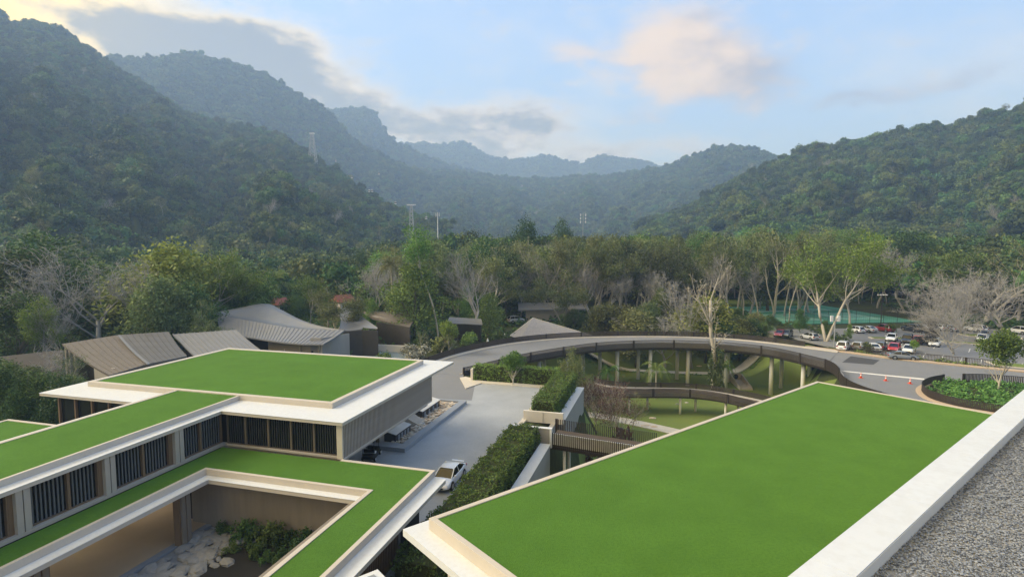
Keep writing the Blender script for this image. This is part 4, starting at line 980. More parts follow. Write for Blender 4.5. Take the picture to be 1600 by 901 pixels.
# C
Cp = thing('pavilion', 'smaller grey curved roof pavilion right of and behind the large one', 'building', atz(560, 515, 3))
p, a, b = patch(spline(Q((533, 500, 5.2), (550, 503.5, 5.0), (567, 511, 4.9)), 1), spline(Q((530, 517, 4.6), (548, 516.5, 4.5), (566, 513.5, 4.8)), 1), 10, .18, 3); rf = p.build('roof', M['metalroof'], Cp); seams(rf, a, b, 12, .06, .07)
p, a, b = patch(spline(Q((530, 490, 5.9), (557, 486.5, 6.1), (568, 496, 5.7), (590, 511.5, 5.0)), 1), spline(Q((533, 500, 5.2), (550, 503.5, 5.0), (567, 511, 4.9), (589, 513, 4.9)), 1), 10, .12, 4, .1); p.build('roof', M['metalroof'], Cp)
wall_under(Cp, [atz(536, 519, 4.4), atz(566, 517, 4.5), atz(590, 513, 5)], 4.6, 0, M['slatdark'])  # wall colour darkened to stand for shade under the roof
# D, E huts
Dp = thing('pavilion', 'hut with a plain grey brown sloping roof behind two slim trunks', 'building', atz(610, 515, 3))
p, a, b = patch(Q((565, 486, 5.6), (655, 487, 5.5)), Q((582, 497.5, 4.4), (640, 511, 4.0)), 3, .2, 4); p.build('roof', M['metalbrown'], Dp)
wall_under(Dp, [atz(588, 502, 4.3), atz(640, 513, 4.0)], 4.2, -.2, M['slatdark'])  # tan wall, its shade put into this near-black colour
Ep = thing('pavilion', 'low hut with a grey roof and dark porch deep among trees behind the ramp', 'building', atz(725, 520, 1))
p, a, b = patch(Q((702, 495, 4.2), (752, 498, 4.2)), Q((698, 504, 3.4), (754, 507, 3.2)), 3, .2, 3); p.build('roof', M['metalroof'], Ep)
wall_under(Ep, [atz(703, 505, 3.2), atz(751, 508, 3.2)], 3.2, -.2, M['darkin']); wall_under(Ep, [atz(712, 510, 2.4), atz(738, 511.5, 2.4)], 1.2, -.2, M['tanwall'], 'railing')
# dark tiled hut at the far left
Gp = thing('pavilion', 'dark brown tiled hut under trees at the left edge', 'building', atz(40, 580, 3))
p, a, b = patch(Q((-60, 563, 6), (100, 546, 6)), Q((-60, 615, 4.2), (92, 612, 4.0)), 3, .2, 5, .1); p.build('roof', M['tileroof'], Gp)
wall_under(Gp, [atz(-60, 612, 4.2), atz(84, 607, 4.0)], 4.0, 0, M['darkin'])
Hp = thing('pavilion', 'hut with a pale pinkish grey roof cut by the left edge of the photo', 'building', atz(-20, 640, 3))
p, a, b = patch(Q((-70, 590, 4.8), (2, 590, 4.8)), Q((-90, 622, 3.6), (10, 616, 3.6)), 3, .2, 3); p.build('roof', M['shingle'], Hp)
wall_under(Hp, [atz(-80, 618, 3.6), atz(4, 614, 3.6)], 3.6, 0, M['timber'])
t = thing('terrace', 'small pale paved terrace at the left edge beside the lawn roof', 'terrace', atz(-5, 655, 3)); MB().prism([tuple(atz(x, y, 1)[:2]) for x, y in ((-40, 653), (-40, 690), (5, 672), (20, 650))], .2, 1).build('paving', M['path'], t)
# white pool basin
Wp = thing('pool_terrace', 'white walled pool terrace beyond the lawn roof, with pale blue water', 'pool', atz(585, 552, 0))
pa, pb, pc, pdd = atz(538, 553.5, 0), atz(565, 548, 0), atz(634, 551, 0), atz(634, 563, 0)
MB().prism([(q.x, q.y) for q in (pa, pb, pc, pdd, atz(530, 565, 0))], -.2, .1).build('water', M['water'], Wp)
wall_under(Wp, [pa, pb, pc], 1.3, 0, M['whitewall'], th=.35); wall_under(Wp, [pc, atz(640, 560, 0)], .5, 0, M['whitewall'])
# shingled hut behind the ramp, long tan building in the wood
Sp = thing('shingled_hut', 'hut with a steep light grey shingled roof showing over the ramp railing', 'building', (5, 123, -2.5))
ap, ap2 = aty(833, 496.5, 124), aty(838, 497, 130); e = [aty(797, 524.5, 118), aty(812, 530, 115.5), aty(925, 524, 121), aty(885, 519, 134), aty(812, 519, 134)]
MB().add([ap, e[0], e[1], e[2], e[3], e[4]], [(0, 1, 2), (0, 2, 3), (0, 3, 4), (0, 4, 5), (0, 5, 1)]).build('roof', M['shingle'], Sp)
m = MB(); m.bar(ap, e[2]+Vector((0, 0, .05)), .25, .12); m.bar(ap, e[0]+Vector((0, 0, .05)), .2, .1); m.build('ridge_cap', M['path'], Sp)
wall_under(Sp, [q.lerp(ap, .12) for q in (e[0], e[1], e[2], e[3], e[4], e[0])], .1, -3.2, M['tanwall'])
Tp = thing('long_low_building', 'long low tan building with a flat grey roof at the edge of the wood', 'building', (8, 144, 0))
a, b = aty(822, 500, 143), aty(905, 500, 145)
a.z = b.z = 0
MB().hexa([a, b, b+Vector((0, 7, 0)), a+Vector((0, 7, 0))], [q+Vector((0, 0, 2.7)) for q in (a, b, b+Vector((0, 7, 0)), a+Vector((0, 7, 0)))]).build('wall', M['tanwall'], Tp)
e = [a+Vector((-2, -1.2, 2.72)), b+Vector((1.5, -1.2, 2.72)), b+Vector((1.5, 8, 3.5)), a+Vector((-2, 8, 3.5))]; MB().hexa(e, [q+Vector((0, 0, .35)) for q in e]).build('roof', M['metalroof'], Tp)
# houses half hidden in the trees
def house(px, py, d, w, dp, h, roof, wall, rh, lab, rz=0.):
    p = aty(px, py, d); z0 = gz(p.x, p.y); t = thing('house', lab, 'house', (p.x, p.y, p.z-h-rh), None, rz); w2, d2 = w/2, dp/2
    MB().box(-w2, w2, -d2, d2, -6, h).build('wall', M[wall], t, local=True)
    o = .5; MB().add([(-w2-o, -d2-o, h-.1), (w2+o, -d2-o, h-.1), (w2+o, d2+o, h-.1), (-w2-o, d2+o, h-.1), (-w2-o, 0, h+rh), (w2+o, 0, h+rh)], [(0, 1, 5, 4), (2, 3, 4, 5), (0, 4, 3), (1, 2, 5), (3, 2, 1, 0)]).build('roof', M[roof], t, local=True)
    for k in (-1, 1): 
        wn_ = MB().box(k*w/4-.6, k*w/4+.6, -d2-.06, -d2, h*.35, h*.8).build('window', M['whitem'], t, local=True); MB().box(k*w/4-.5, k*w/4+.5, -d2-.07, -d2-.061, h*.4, h*.77).build('pane', M['glass'], wn_, local=True)
house(370, 403, 250, 13, 7, 3, 'paleroof', 'palewall', 2, 'white roofed house far off among the trees, left of centre', .2)
house(404, 400.5, 270, 9, 6, 3, 'paleroof', 'palewall', 1.6, 'pale roofed house right of the first white roofed one in the far trees', -.2)
house(464, 398.5, 285, 9, 6, 3, 'paleroof', 'palewall', 1.6, 'farthest pale roofed house, above the grey sheds in the trees', .3)
house(440, 415, 205, 11, 7, 3, 'metalroof', 'palewall', 2.2, 'grey roofed house behind the spreading palm', .5)
house(456, 434, 170, 4, 4, 3, 'paleroof', 'palewall', 1, 'small pale shed right of the spreading palm', .1)
house(437, 465, 140, 2.6, 3, 2.5, 'redroof', 'tanwall', 1.6, 'small red roofed hut behind the large curved pavilion roof', 1.0)
house(535, 460, 150, 4.2, 4, 2.6, 'redroof', 'palewall', 1.7, 'red roofed house with pale walls among bare trees', .9)
house(514, 438, 190, 10, 6, 3, 'palewall', 'palewall', 2.2, 'pinkish roofed house behind bare trees above the red roofed house', -.5)
house(541, 428, 210, 8, 6, 3, 'palewall', 'palewall', 2, 'pale pink house behind the leafless tree, upper right of the red roofed house', .4)
house(1145, 346, 600, 14, 8, 4, 'paleroof', 'palewall', 3, 'small pale house standing in for a white glint on the skyline of the wood', .2)  # house added where a small white light glints
# guest in white by the pavilion door
def person(base, rz, lab):
    t = thing('person', lab, 'person', base, None, rz)
    bm = bmesh.new(); sk = bm.verts.layers.skin.verify()
    J = {'pel': (0, 0, .52, .15), 'ch': (0, -.03, .95, .16), 'nk': (0, -.02, 1.12, .06), 'hd': (0, .02, 1.28, .10), 'hd2': (0, .02, 1.36, .08),
         'ls': (-.19, 0, 1.02, .065), 'le': (-.25, .1, .78, .05), 'lw': (-.18, .3, .68, .035), 'rs': (.19, 0, 1.02, .065), 're': (.25, .1, .78, .05), 'rw': (.18, .3, .68, .035),
         'lh': (-.1, .03, .5, .10), 'lk': (-.13, .46, .5, .075), 'la': (-.13, .46, .08, .05), 'lt': (-.13, .62, .05, .04), 'rh': (.1, .03, .5, .10), 'rk': (.13, .46, .5, .075), 'ra': (.13, .46, .08, .05), 'rt': (.13, .62, .05, .04)}
    V = {}
    for k, (x, y, z, r) in J.items(): v = bm.verts.new((x, y, z)); v[sk].radius = (r, r); V[k] = v
    V['pel'][sk].use_root = True
    for e in ('pel ch', 'ch nk', 'nk hd', 'hd hd2', 'ch ls', 'ls le', 'le lw', 'ch rs', 'rs re', 're rw', 'pel lh', 'lh lk', 'lk la', 'la lt', 'pel rh', 'rh rk', 'rk ra', 'ra rt'):
        a, b = e.split(); bm.edges.new((V[a], V[b]))
    me = bpy.data.meshes.new('body'); bm.to_mesh(me); bm.free(); me.materials.append(M['cloth']); o = bpy.data.objects.new('body', me); col.objects.link(o); o.parent = t
    o.modifiers.new('skin', 'SKIN'); s = o.modifiers.new('sub', 'SUBSURF'); s.levels = s.render_levels = 1
    h = MB().lathe([(.06, 1.18), (.115, 1.26), (.12, 1.34), (.09, 1.42), (.03, 1.45)], 12, (0, .02, 0)).build('headcover', M['cloth'], t, smooth=True, local=True)
    f = MB().lathe([(.03, -.1), (.075, -.03), (.075, .05), (.03, .1)], 10, (0, .085, 1.3)).build('face', M['skin'], t, smooth=True, local=True)
    return t
q = g1[4]+off+Vector((.9, -.9, 0))
person((q.x, q.y, 1.2), math.pi, 'person in white sitting before the dark doorway of the large curved pavilion')
st_ = thing('terrace', 'low timber terrace under the eave of the large curved pavilion', 'terrace', (q.x, q.y, 0)); MB().box(q.x-3.5, q.x+4.5, q.y-1.2, q.y+.75, 0, 1.2).build('deck', M['timber'], st_); MB().box(q.x-.4, q.x+.4, q.y-.3, q.y+.2, 1.2, 1.62).build('bench', M['timber'], st_)
# ------------------------------------------------------------------ plants: a few prototypes, copied as single trees
def leaf_mesh(name, anchors, per, spread, size, seed, material, flat=.0, aspect=.6, core=None):
    rg = np.random.default_rng(seed); A = np.repeat(np.array([tuple(a) for a in anchors], float), per, 0); n = len(A)
    sp = np.array(spread if hasattr(spread, '__len__') else (spread,)*3)
    C = A+rg.normal(0, 1, (n, 3))*sp*.5
    nrm = rg.normal(0, 1, (n, 3)); nrm[:, 2] += flat*np.sign(nrm[:, 2]+.3); nrm /= np.linalg.norm(nrm, axis=1)[:, None]
    t = np.cross(nrm, rg.normal(0, 1, (n, 3))); t /= np.linalg.norm(t, axis=1)[:, None]+1e-9; b = np.cross(nrm, t)
    s = size*rg.uniform(.6, 1.35, (n, 1)); t *= s*.5; b *= s*.5*aspect
    V = np.stack([C-t, C-b*.9+t*.05, C+t, C+b*.9+t*.05], 1).reshape(-1, 3)
    F = np.arange(4*n).reshape(n, 4)
    me = bpy.data.meshes.new(name)
    me.vertices.add(4*n); me.vertices.foreach_set('co', V.ravel()); me.loops.add(4*n); me.loops.foreach_set('vertex_index', F.ravel().astype(np.int32))
    me.polygons.add(n); me.polygons.foreach_set('loop_start', np.arange(0, 4*n, 4, dtype=np.int32)); me.polygons.foreach_set('loop_total', np.full(n, 4, np.int32))
    at = me.attributes.new('lv', 'FLOAT', 'FACE'); lv = np.clip(rg.normal(.45, .22, n)+np.repeat(rg.normal(0, .16, len(A)//per), per), 0, 1); at.data.foreach_set('value', lv.astype(np.float32))
    me.materials.append(material); me.update(calc_edges=True); me.validate(); return me
def rot(d, ang, rnd):
    a = d.orthogonal().normalized(); a.rotate(Matrix.Rotation(rnd.uniform(0, 6.283), 3, d)); v = d.copy(); v.rotate(Matrix.Rotation(ang, 3, a)); return v
def grow(seed, H, trunk, r0, levels, kids, angs, lens, up=.1, wob=.12, lean=(0, 0), forks=1, minr=.018, low=.35, sides=(7, 5, 4, 3, 3, 3)):
    rnd = random.Random(seed); m = MB(); anchors = []
    def br(p, d, L, r, lev):
        n = 6 if lev == 0 else (4 if lev == 1 else 3); pts = [p.copy()]; rad = [r]; dd = d.copy()
        for i in range(n):
            dd = (dd+Vector((rnd.gauss(0, wob), rnd.gauss(0, wob), rnd.gauss(0, wob*.6)+(up if lev else 0)))).normalized()
            p = p+dd*L/n; pts.append(p.copy()); rad.append(max(minr*.7, r*(1-(.42 if lev == 0 else .6)*(i+1)/n)))
        m.tube(pts, rad, sides[min(lev, 5)], cap=(lev == 0))
        if lev >= levels: anchors.extend([pts[-1], pts[-2], pts[1]]); return
        if lev >= levels-1: anchors.append(pts[-1])
        k = kids[min(lev, len(kids)-1)]; t0 = low if lev == 0 else .3
        for j in range(k):
            f = 1. if (j == 0) else rnd.uniform(t0, .98)
            x = f*n; i0 = min(int(x), n-1); q = pts[i0].lerp(pts[i0+1], x-i0); rr_ = rad[i0]+(rad[i0+1]-rad[i0])*(x-i0)
            a = angs[min(lev, len(angs)-1)]; d2 = rot((pts[i0+1]-pts[i0]).normalized(), R_(rnd.uniform(a*.55, a*1.25)) if f < 1 else R_(rnd.uniform(4, 22)), rnd)
            br(q, d2, lens[min(lev, len(lens)-1)]*rnd.uniform(.7, 1.2)*H, max(minr, rr_*rnd.uniform(.5, .72)), lev+1)
    for k in range(forks):
        a = rnd.uniform(0, 6.28); d = Vector((lean[0]+(forks > 1)*.35*math.cos(a+k*6.28/forks), lean[1]+(forks > 1)*.35*math.sin(a+k*6.28/forks), 1)).normalized()
        br(Vector((0, 0, -.5)), d, trunk*H+.5, r0, 0)
    return m, anchors
PROTO = {}
def proto(kind, trunk_mb, bark, crown_me, H, tname='trunk'):
    PROTO.setdefault(kind, []).append((trunk_mb.mesh(tname, bark, smooth=True) if isinstance(trunk_mb, MB) else trunk_mb, crown_me, H))
def top(m): return max(v[2] for v in m.v)
# leafless trees: fine twigs form the crown
def twig_mesh(name, anchors, seed, per=5, L=1.3, r=.014, material=None):
    rnd = random.Random(seed); m = MB()
    for a in anchors:
        for k in range(per):
            d = Vector((rnd.gauss(0, 1), rnd.gauss(0, 1), rnd.gauss(.55, .6))).normalized(); l = L*rnd.uniform(.5, 1.1); e = a+d*l
            mid = a+d*l*.5+Vector((rnd.gauss(0, .06), rnd.gauss(0, .06), .06))*L
            s = d.orthogonal().normalized()*r*1.3
            m.add([a-s, a+s, mid+s*.8, mid-s*.8, e], [(0, 1, 2, 3), (3, 2, 4)])
    return m.mesh(name, material or M['barkgrey'])
for sd_, sp in ((11, 1.), (12, .8), (13, 1.15)):
    m, an = grow(sd_, 18, .34, .34, 4, (5, 4, 4, 3), (38*sp, 42, 40, 40), (.34*sp, .22, .14, .085), .10, .14, low=.55, minr=.03)
    proto('bare', m, M['barkgrey'], twig_mesh('twigs', an[::2], sd_, 3, 1.2, .013), top(m), 'limbs')
for sd_ in (21, 22):     # very wide spreading leafless tree, several stems
    m, an = grow(sd_, 15, .30, .30, 4, (5, 4, 4, 3), (48, 46, 40, 40), (.40, .27, .17, .10), .04, .15, forks=3, low=.4, minr=.03)
    proto('barewide', m, M['barkgrey'], twig_mesh('twigs', an[::2], sd_, 3, 1.2, .013), top(m), 'limbs')
for sd_ in (31, 32):     # dead pale tree with short broken limbs
    m, an = grow(sd_, 22, .62, .38, 3, (6, 4, 3), (42, 45, 40), (.20, .11, .06), .12, .10, lean=(.16, 0), low=.35, minr=.03)
    proto('dead', m, M['bark'], twig_mesh('twigs', an[::3], sd_, 2, .9, .02, M['bark']), top(m), 'limbs')
# thin olive crowns on tall pale trunks
for sd_, f in ((41, 1), (42, 1), (43, 2), (44, 1)):
    m, an = grow(sd_, 20, .48, .26, 3, (6, 4, 3), (36, 40, 42), (.27, .16, .095), .12, .11, forks=f, low=.5, minr=.03)
    an = an+[a+Vector((0, 0, .3)) for a in an[::2]]
    proto('sparse', m, M['bark'], leaf_mesh('crown', an, 17, (1.25, 1.25, .8), .36, sd_, LEAF['olive'], .3), top(m))
    proto('thin', m, M['bark'], leaf_mesh('crown', an[::2], 11, (1.1, 1.1, .8), .32, sd_+5, LEAF['olive'], .3), top(m))
    proto('bright', m, M['bark'], leaf_mesh('crown', an, 20, (1.4, 1.4, 1.0), .36, sd_+9, LEAF['bright'], .3), top(m))
for sd_ in (51, 52, 53):   # slender forest-edge trees
    m, an = grow(sd_, 22, .66, .2, 3, (6, 3, 3), (34, 40, 40), (.16, .10, .065), .14, .07, low=.62, minr=.025)
    proto('slender', m, M['bark'], leaf_mesh('crown', an, 17, (1.1, 1.1, .8), .36, sd_, LEAF['olive'], .3), top(m))
    proto('slendergreen', m, M['bark'], leaf_mesh('crown', an, 22, (1.3, 1.3, 1.0), .38, sd_+3, LEAF['mid'], .3), top(m))
# dense rounded trees
def lobes(seed, n, R, Hc, z0, flat=.75):
    rnd = random.Random(seed); L = []
    for i in range(n):
        a = rnd.uniform(0, 6.28); q = math.sqrt(rnd.uniform(0, 1)); h = rnd.uniform(0, 1)
        wid = math.sin(math.pi*min(1, .22+h*.72)); L.append((Vector((q*R*wid*math.cos(a), q*R*wid*math.sin(a), z0+h*Hc)), rnd.uniform(.26, .42)*R))
    return L
def lobe_anchors(L, per, seed):
    rnd = random.Random(seed); an = []
    for c, r in L:
        for k in range(per):
            d = Vector((rnd.gauss(0, 1), rnd.gauss(0, 1), rnd.gauss(.25, .9))).normalized(); an.append(c+d*r*rnd.uniform(.72, 1.08))
    return an
for kind, leafk, seeds, R, Hc, z0, n in (('dense', 'mid', (61, 62, 63), 5.2, 9.5, 3.2, 26), ('densedark', 'dark', (64, 65, 66), 5.6, 11, 3.0, 28), ('yellow', 'yellow', (67,), 5.0, 6.0, 2.2, 24), ('round', 'bright', (68,), 2.4, 2.6, 3.6, 18), ('bronze', 'blackish', (69,), 1.7, 4.2, .6, 16), ('denseolive', 'olive', (70, 71), 5.2, 9.5, 3.0, 26)):
    for sd_ in seeds:
        L = lobes(sd_, n, R, Hc, z0)
        m, an0 = grow(sd_, z0+Hc*.8, .55, .05*R+.03, 2, (7, 4), (40, 40), (.34, .2), .1, .1, low=.4, minr=.03)
        an = lobe_anchors(L, 46, sd_)
        me = leaf_mesh('crown', an, 7, R*.17, .10*R**.75+.10, sd_, LEAF[leafk], .5)
        proto(kind, m, M['barkdark'] if kind != 'round' else M['bark'], me, z0+Hc+.35*R)
# palms
def palm(seed, h, fl_, nf, droop, lean=.0, leafk='mid', r=.16):
    rnd = random.Random(seed); m = MB(); pts = [Vector((lean*(t**1.5)*h, 0, -.4+t*(h+.4))) for t in np.linspace(0, 1, 6)]
    m.tube(pts, [r*1.25, r, r*.9, r*.85, r*.8, r*.8], 8); tp = pts[-1]; V = []; F = []; me_m = MB()
    for k in range(nf):
        a = k*2.4+rnd.uniform(-.2, .2); e = rnd.uniform(-.25, 1.15); d = Vector((math.cos(a)*math.cos(e), math.sin(a)*math.cos(e), math.sin(e))); p = tp.copy(); seg = 9; sp = [p.copy()]
        for i in range(seg): d = (d+Vector((0, 0, -droop/seg*(1+i*.25)))).normalized(); p = p+d*fl_/seg; sp.append(p.copy())
        for i in range(1, seg+1):
            dd = (sp[i]-sp[i-1]).normalized(); sd2 = dd.cross(Vector((0, 0, 1))).normalized(); ll = fl_*.23*math.sin(math.pi*(.12+.85*i/seg)**.8)
            for j in (0, .5):
                q = sp[i-1].lerp(sp[i], j)
                for s in (-1, 1): me_m.add([q, q+dd*.09*fl_*.3, q+sd2*s*ll+dd*ll*.5+Vector((0, 0, -ll*.3))], [(0, 1, 2)])
        me_m.tube(sp, [.03]*3+[.02]*(seg-2), 3, False)
    me = me_m.mesh('crown', LEAF[leafk]); at = me.attributes.new('lv', 'FLOAT', 'FACE'); at.data.foreach_set('value', np.random.default_rng(seed).uniform(.1, .9, len(me.polygons)).astype(np.float32))
    return m, me, h+fl_*.45
m, me, h = palm(81, 7, 4.6, 26, .8); proto('palm', m, M['barkdark'], me, h)
m, me, h = palm(82, 12, 3.8, 22, 1.3, .05, 'olive'); proto('palmtall', m, M['bark'], me, h)
m, me, h = palm(83, 2.2, 2.2, 14, 1.2, 0, 'mid', .09); proto('palmyoung', m, M['bark'], me, h)
# shrubs
for i, (sd_, lk) in enumerate(((91, 'mid'), (92, 'bright'), (93, 'olive'), (94, 'dark'), (95, 'purple'), (96, 'hedge'), (97, 'grey'))):
    L = lobes(sd_, 9, 1.0, .8, .25); m, _ = grow(sd_, 1., .4, .04, 1, (6,), (45,), (.5,), .1, .1, minr=.012)
    proto('shrub_'+lk, m, M['barkdark'], leaf_mesh('crown', lobe_anchors(L, 26, sd_), 6, .16, .17, sd_, LEAF[lk], .4), 1.45)
for sd_ in (101, 102):      # young leafless tree with reddish twigs
    m, an = grow(sd_, 6.5, .3, .07, 3, (7, 5, 4), (40, 40, 40), (.42, .24, .12), .14, .08, forks=3, low=.2, minr=.012)
    proto('sapling', m, M['bark'], leaf_mesh('crown', an, 3, .5, .14, sd_, LEAF['purple'], 0), top(m)); 
used = {}
rT = random.Random(77)
def tree(kind, x, y, h, label, group=None, wide=1., rz=None, name='tree', z=None, var=None):
    ps = PROTO[kind]; t_me, c_me, H = ps[(var if var is not None else rT.randrange(len(ps))) % len(ps)]
    s = h/H; o = thing(name, label, 'tree' if 'shrub' not in kind else 'shrub', (x, y, gz(x, y)-.05 if z is None else z), group, rT.uniform(0, 6.28) if rz is None else rz)
    o.scale = (s*wide, s*wide, s)
    for n_, me in (('trunk', t_me), ('crown', c_me)):
        c = bpy.data.objects.new(me.name.split('.')[0] if n_ == 'trunk' else me.name.split('.')[0], me); col.objects.link(c); c.parent = o
    return o
def tpx(kind, px, d, ytop, label, group=None, wide=1., **k):
    p = aty(px, ytop, d); z = k.get('z', None); zb = gz(p.x, p.y) if z is None else z
    return tree(kind, p.x, p.y, p.z-zb, label, group, wide, **k)
nm = dict(bare='bare_tree', palm='palm_tree')
# --- left, behind the pavilions
tpx('densedark', 62, 108, 362, 'huge dark leafy tree left of the big grey leafless tree', wide=1.35)
tpx('densedark', 5, 100, 392, 'dark leafy tree cut by the left edge, below the mountain slope', wide=1.3)
tpx('densedark', 20, 84, 455, 'dark leafy tree over the tiled hut at the left edge', wide=1.2)
tpx('bare', 152, 96, 366, 'big grey leafless tree with a spreading crown behind the brown pavilion roof', wide=1.45, name='bare_tree', var=2)
tpx('bare', 85, 92, 412, 'smaller leafless tree leaning left out of the big grey one', wide=1.2, name='bare_tree', var=0)
tpx('bare', 212, 102, 402, 'leafless tree with pale limbs right of the big grey one', wide=1.2, name='bare_tree', var=1)
tpx('bare', 45, 80, 470, 'low leafless pinkish grey tree above the tiled hut at the left', name='bare_tree', var=1)
tpx('bright', 103, 84, 462, 'olive leafed tree on a pale trunk just left of the brown pavilion roof', wide=.9, var=1)
tpx('yellow', 268, 106, 381, 'broad olive yellow tree right of the big grey leafless tree', wide=1.0)
tpx('bright', 300, 112, 388, 'loose green tree beside the broad olive yellow one', wide=1.0, var=2)
tpx('denseolive', 242, 94, 430, 'olive crown with forked pale trunks behind the brown and grey roof', var=0)
tpx('dense', 350, 118, 402, 'green rounded tree above the large curved pavilion', wide=1.1)
tpx('dense', 388, 124, 420, 'lower green tree right of the rounded one, above the large curved pavilion', wide=1.0)
tpx('densedark', 205, 110, 440, 'dark tree filling the gap behind the brown pavilion roof')
tpx('densedark', 140, 112, 470, 'dark tree low behind the big grey leafless tree')
tpx('densedark', 295, 100, 440, 'dark green tree just above the seamed pale roof', wide=1.1)
tpx('sparse', 308, 92, 468, 'pale silvery small tree touching the seamed pale roof', wide=1.2, var=0)
tpx('thin', 72, 62, 545, 'thin tree before the dark tiled hut at the left', wide=.9, var=1)
tpx('bare', 62, 66, 540, 'small leafless tree beside the dark tiled hut', name='bare_tree', var=0)
tpx('densedark', 48, 58, 588, 'dark shrubby tree left of the long white eave', wide=.9)
tpx('bright', 112, 50, 628, 'light green climbing shrub under the left end of the long white eave', wide=.75, var=0)
tpx('densedark', 20, 54, 610, 'dark shrubby tree beside the terrace at the left edge', wide=.9)
tpx('densedark', 120, 74, 556, 'dark tree in the shade below the brown pavilion', wide=.9)
# --- centre left
tpx('palm', 427, 150, 424, 'spreading dark palm above the large curved pavilion roof', name='palm_tree', wide=1.1)
tpx('palm', 367, 175, 408, 'pale fronded palm among trees below the white roofed house', name='palm_tree', wide=.8)
tpx('bright', 480, 128, 428, 'bright green bushy tree right of the spreading palm', wide=1.05, var=3)
tpx('dense', 462, 124, 452, 'mid green tree below the bright bushy one', wide=.9)
tpx('sparse', 510, 108, 445, 'grey green loose tree standing against the right end of the large curved roof', wide=1.1, var=2)
tpx('thin', 525, 112, 468, 'pale thin tree right of the grey green one', var=0)
tpx('bare', 572, 128, 402, 'leafless tree with a leaning trunk above the grey brown hut', name='bare_tree', wide=1.1, var=1)
tpx('palmtall', 613, 118, 396, 'tall palm with a bare pale trunk and drooping dry fronds', name='palm_tree')
tpx('dense', 650, 114, 408, 'broad leafy tree right of the tall palm', wide=1.05, var=1)
tpx('denseolive', 632, 120, 430, 'olive tree tucked between the tall palm and the broad leafy tree', wide=.8)
tpx('slendergreen', 683, 112, 352, 'very tall straight pale trunk with a small green crown', wide=.9, var=0)
tpx('bare', 728, 116, 386, 'pale leafless forked tree leaning over the ramp', name='bare_tree', wide=1.05, var=0)
tpx('bare', 660, 160, 392, 'grey leafless tree above the broad leafy one', name='bare_tree', wide=1.2, var=1)
tpx('sparse', 765, 135, 395, 'loose olive tree right of the pale forked leafless tree', wide=1.1, var=3)
tpx('bare', 785, 150, 372, 'grey leafless tree behind the loose olive one', name='bare_tree', wide=.9, var=2)
tpx('dense', 760, 124, 458, 'dark round bush-like tree behind the ramp railing', wide=1.0, var=2)
tpx('dense', 735, 140, 440, 'green tree behind the low hut')
tpx('densedark', 820, 205, 342, 'tall dark conifer-shaped tree rising above the wood', wide=.75)
tpx('densedark', 735, 230, 360, 'dark rounded crown on the skyline left of the conifer-shaped tree', wide=.9)
tpx('densedark', 878, 240, 343, 'dark crown standing alone on the skyline right of the conifer-shaped tree', wide=.6)
tpx('slender', 800, 168, 420, 'slim pale trunk right behind the silver off-roader', var=1)
tpx('slender', 826, 165, 410, 'straight pale trunk over the long tan building', var=0)
tpx('dense', 575, 118, 455, 'dark ivy clad tree behind the leaning leafless trunk', wide=.55, var=0)
# --- behind the ramp
tpx('sparse', 880, 138, 432, 'spreading olive tree in front of the long tan building', wide=1.45, var=2)
tpx('sparse', 925, 140, 440, 'olive tree with a slim trunk right of the spreading one', wide=1.0, var=1)
tpx('thin', 968, 148, 398, 'tall thin crowned tree with pale forked trunk behind the ramp', wide=1.1, var=3)
tpx('bare', 945, 150, 425, 'white leafless limbs among the olive trees', name='bare_tree', wide=.8, var=1)
tpx('bare', 885, 165, 375, 'brownish leafless tree above the spreading olive tree', name='bare_tree', wide=1.2, var=0)
tpx('dead', 1012, 136, 448, 'leaning dead white branches behind the middle of the ramp', name='bare_tree', var=0, rz=3.1)
tpx('dense', 1030, 140, 440, 'ivy covered green tree beside the dead white branches', wide=.6)
tpx('bare', 1040, 124, 478, 'low fallen-looking leafless tree behind the ramp railing', name='bare_tree', wide=1.4, var=2)
tpx('yellow', 1105, 128, 462, 'yellow green round tree behind the tall dead tree', wide=.95)
tpx('dead', 1118, 104.5, 396, 'tall white dead tree growing up through the ramp loop', name='bare_tree', var=1, rz=0.1, z=-8.4)
tpx('bare', 1085, 126, 424, 'pale leafless tree left of the tall white dead one', name='bare_tree', wide=.9, var=2)
tpx('shrub_olive', 1124, 103.6, 540, 'leafy creeper growth round the foot of the tall dead tree', wide=.32)
for px, d, yt, lab, v in ((1165, 150, 388, 'slim pale trunk in a row, first right of the tall dead tree', 0), (1190, 146, 380, 'tall pale trunk above the tennis court end, dividing low', 1), (1213, 150, 376, 'twin pale trunks left of the court', 2), (1236, 140, 398, 'tall curving pale trunk with a thin crown left of the court', 1), (1252, 154, 372, 'straight tall trunk behind the curving one', 0)):
    tpx('slender', px, d, yt, lab, var=v, wide=1.1)
tpx('bright', 1298, 113, 362, 'large leaning tree with a yellow green crown over the car park', wide=1.05, var=2)
tpx('sparse', 1335, 132, 372, 'tall olive tree behind the large leaning one', wide=1.0, var=0)
tpx('dense', 1252, 124, 482, 'dark green small tree at the left of the car park', wide=.8)
tpx('dense', 1290, 118, 500, 'low green tree behind the floodlight pole', wide=.9)
tpx('bare', 1376, 172, 374, 'leafless grey tree with three trunks behind the court', name='bare_tree', wide=.8, var=1)
tpx('bare', 1420, 160, 392, 'pale leafless tree with an upswept crown right of the court', name='bare_tree', wide=1.0, var=0)
tpx('barewide', 1512, 122, 418, 'huge grey leafless tree with a broad crown at the right', name='bare_tree', wide=1.5, var=0)
tpx('barewide', 1575, 128, 408, 'second wide grey leafless tree at the right edge', name='bare_tree', wide=1.3, var=1)
tpx('thin', 1545, 138, 376, 'tall olive grey thin crowned tree behind the huge leafless ones', wide=1.5, var=2)
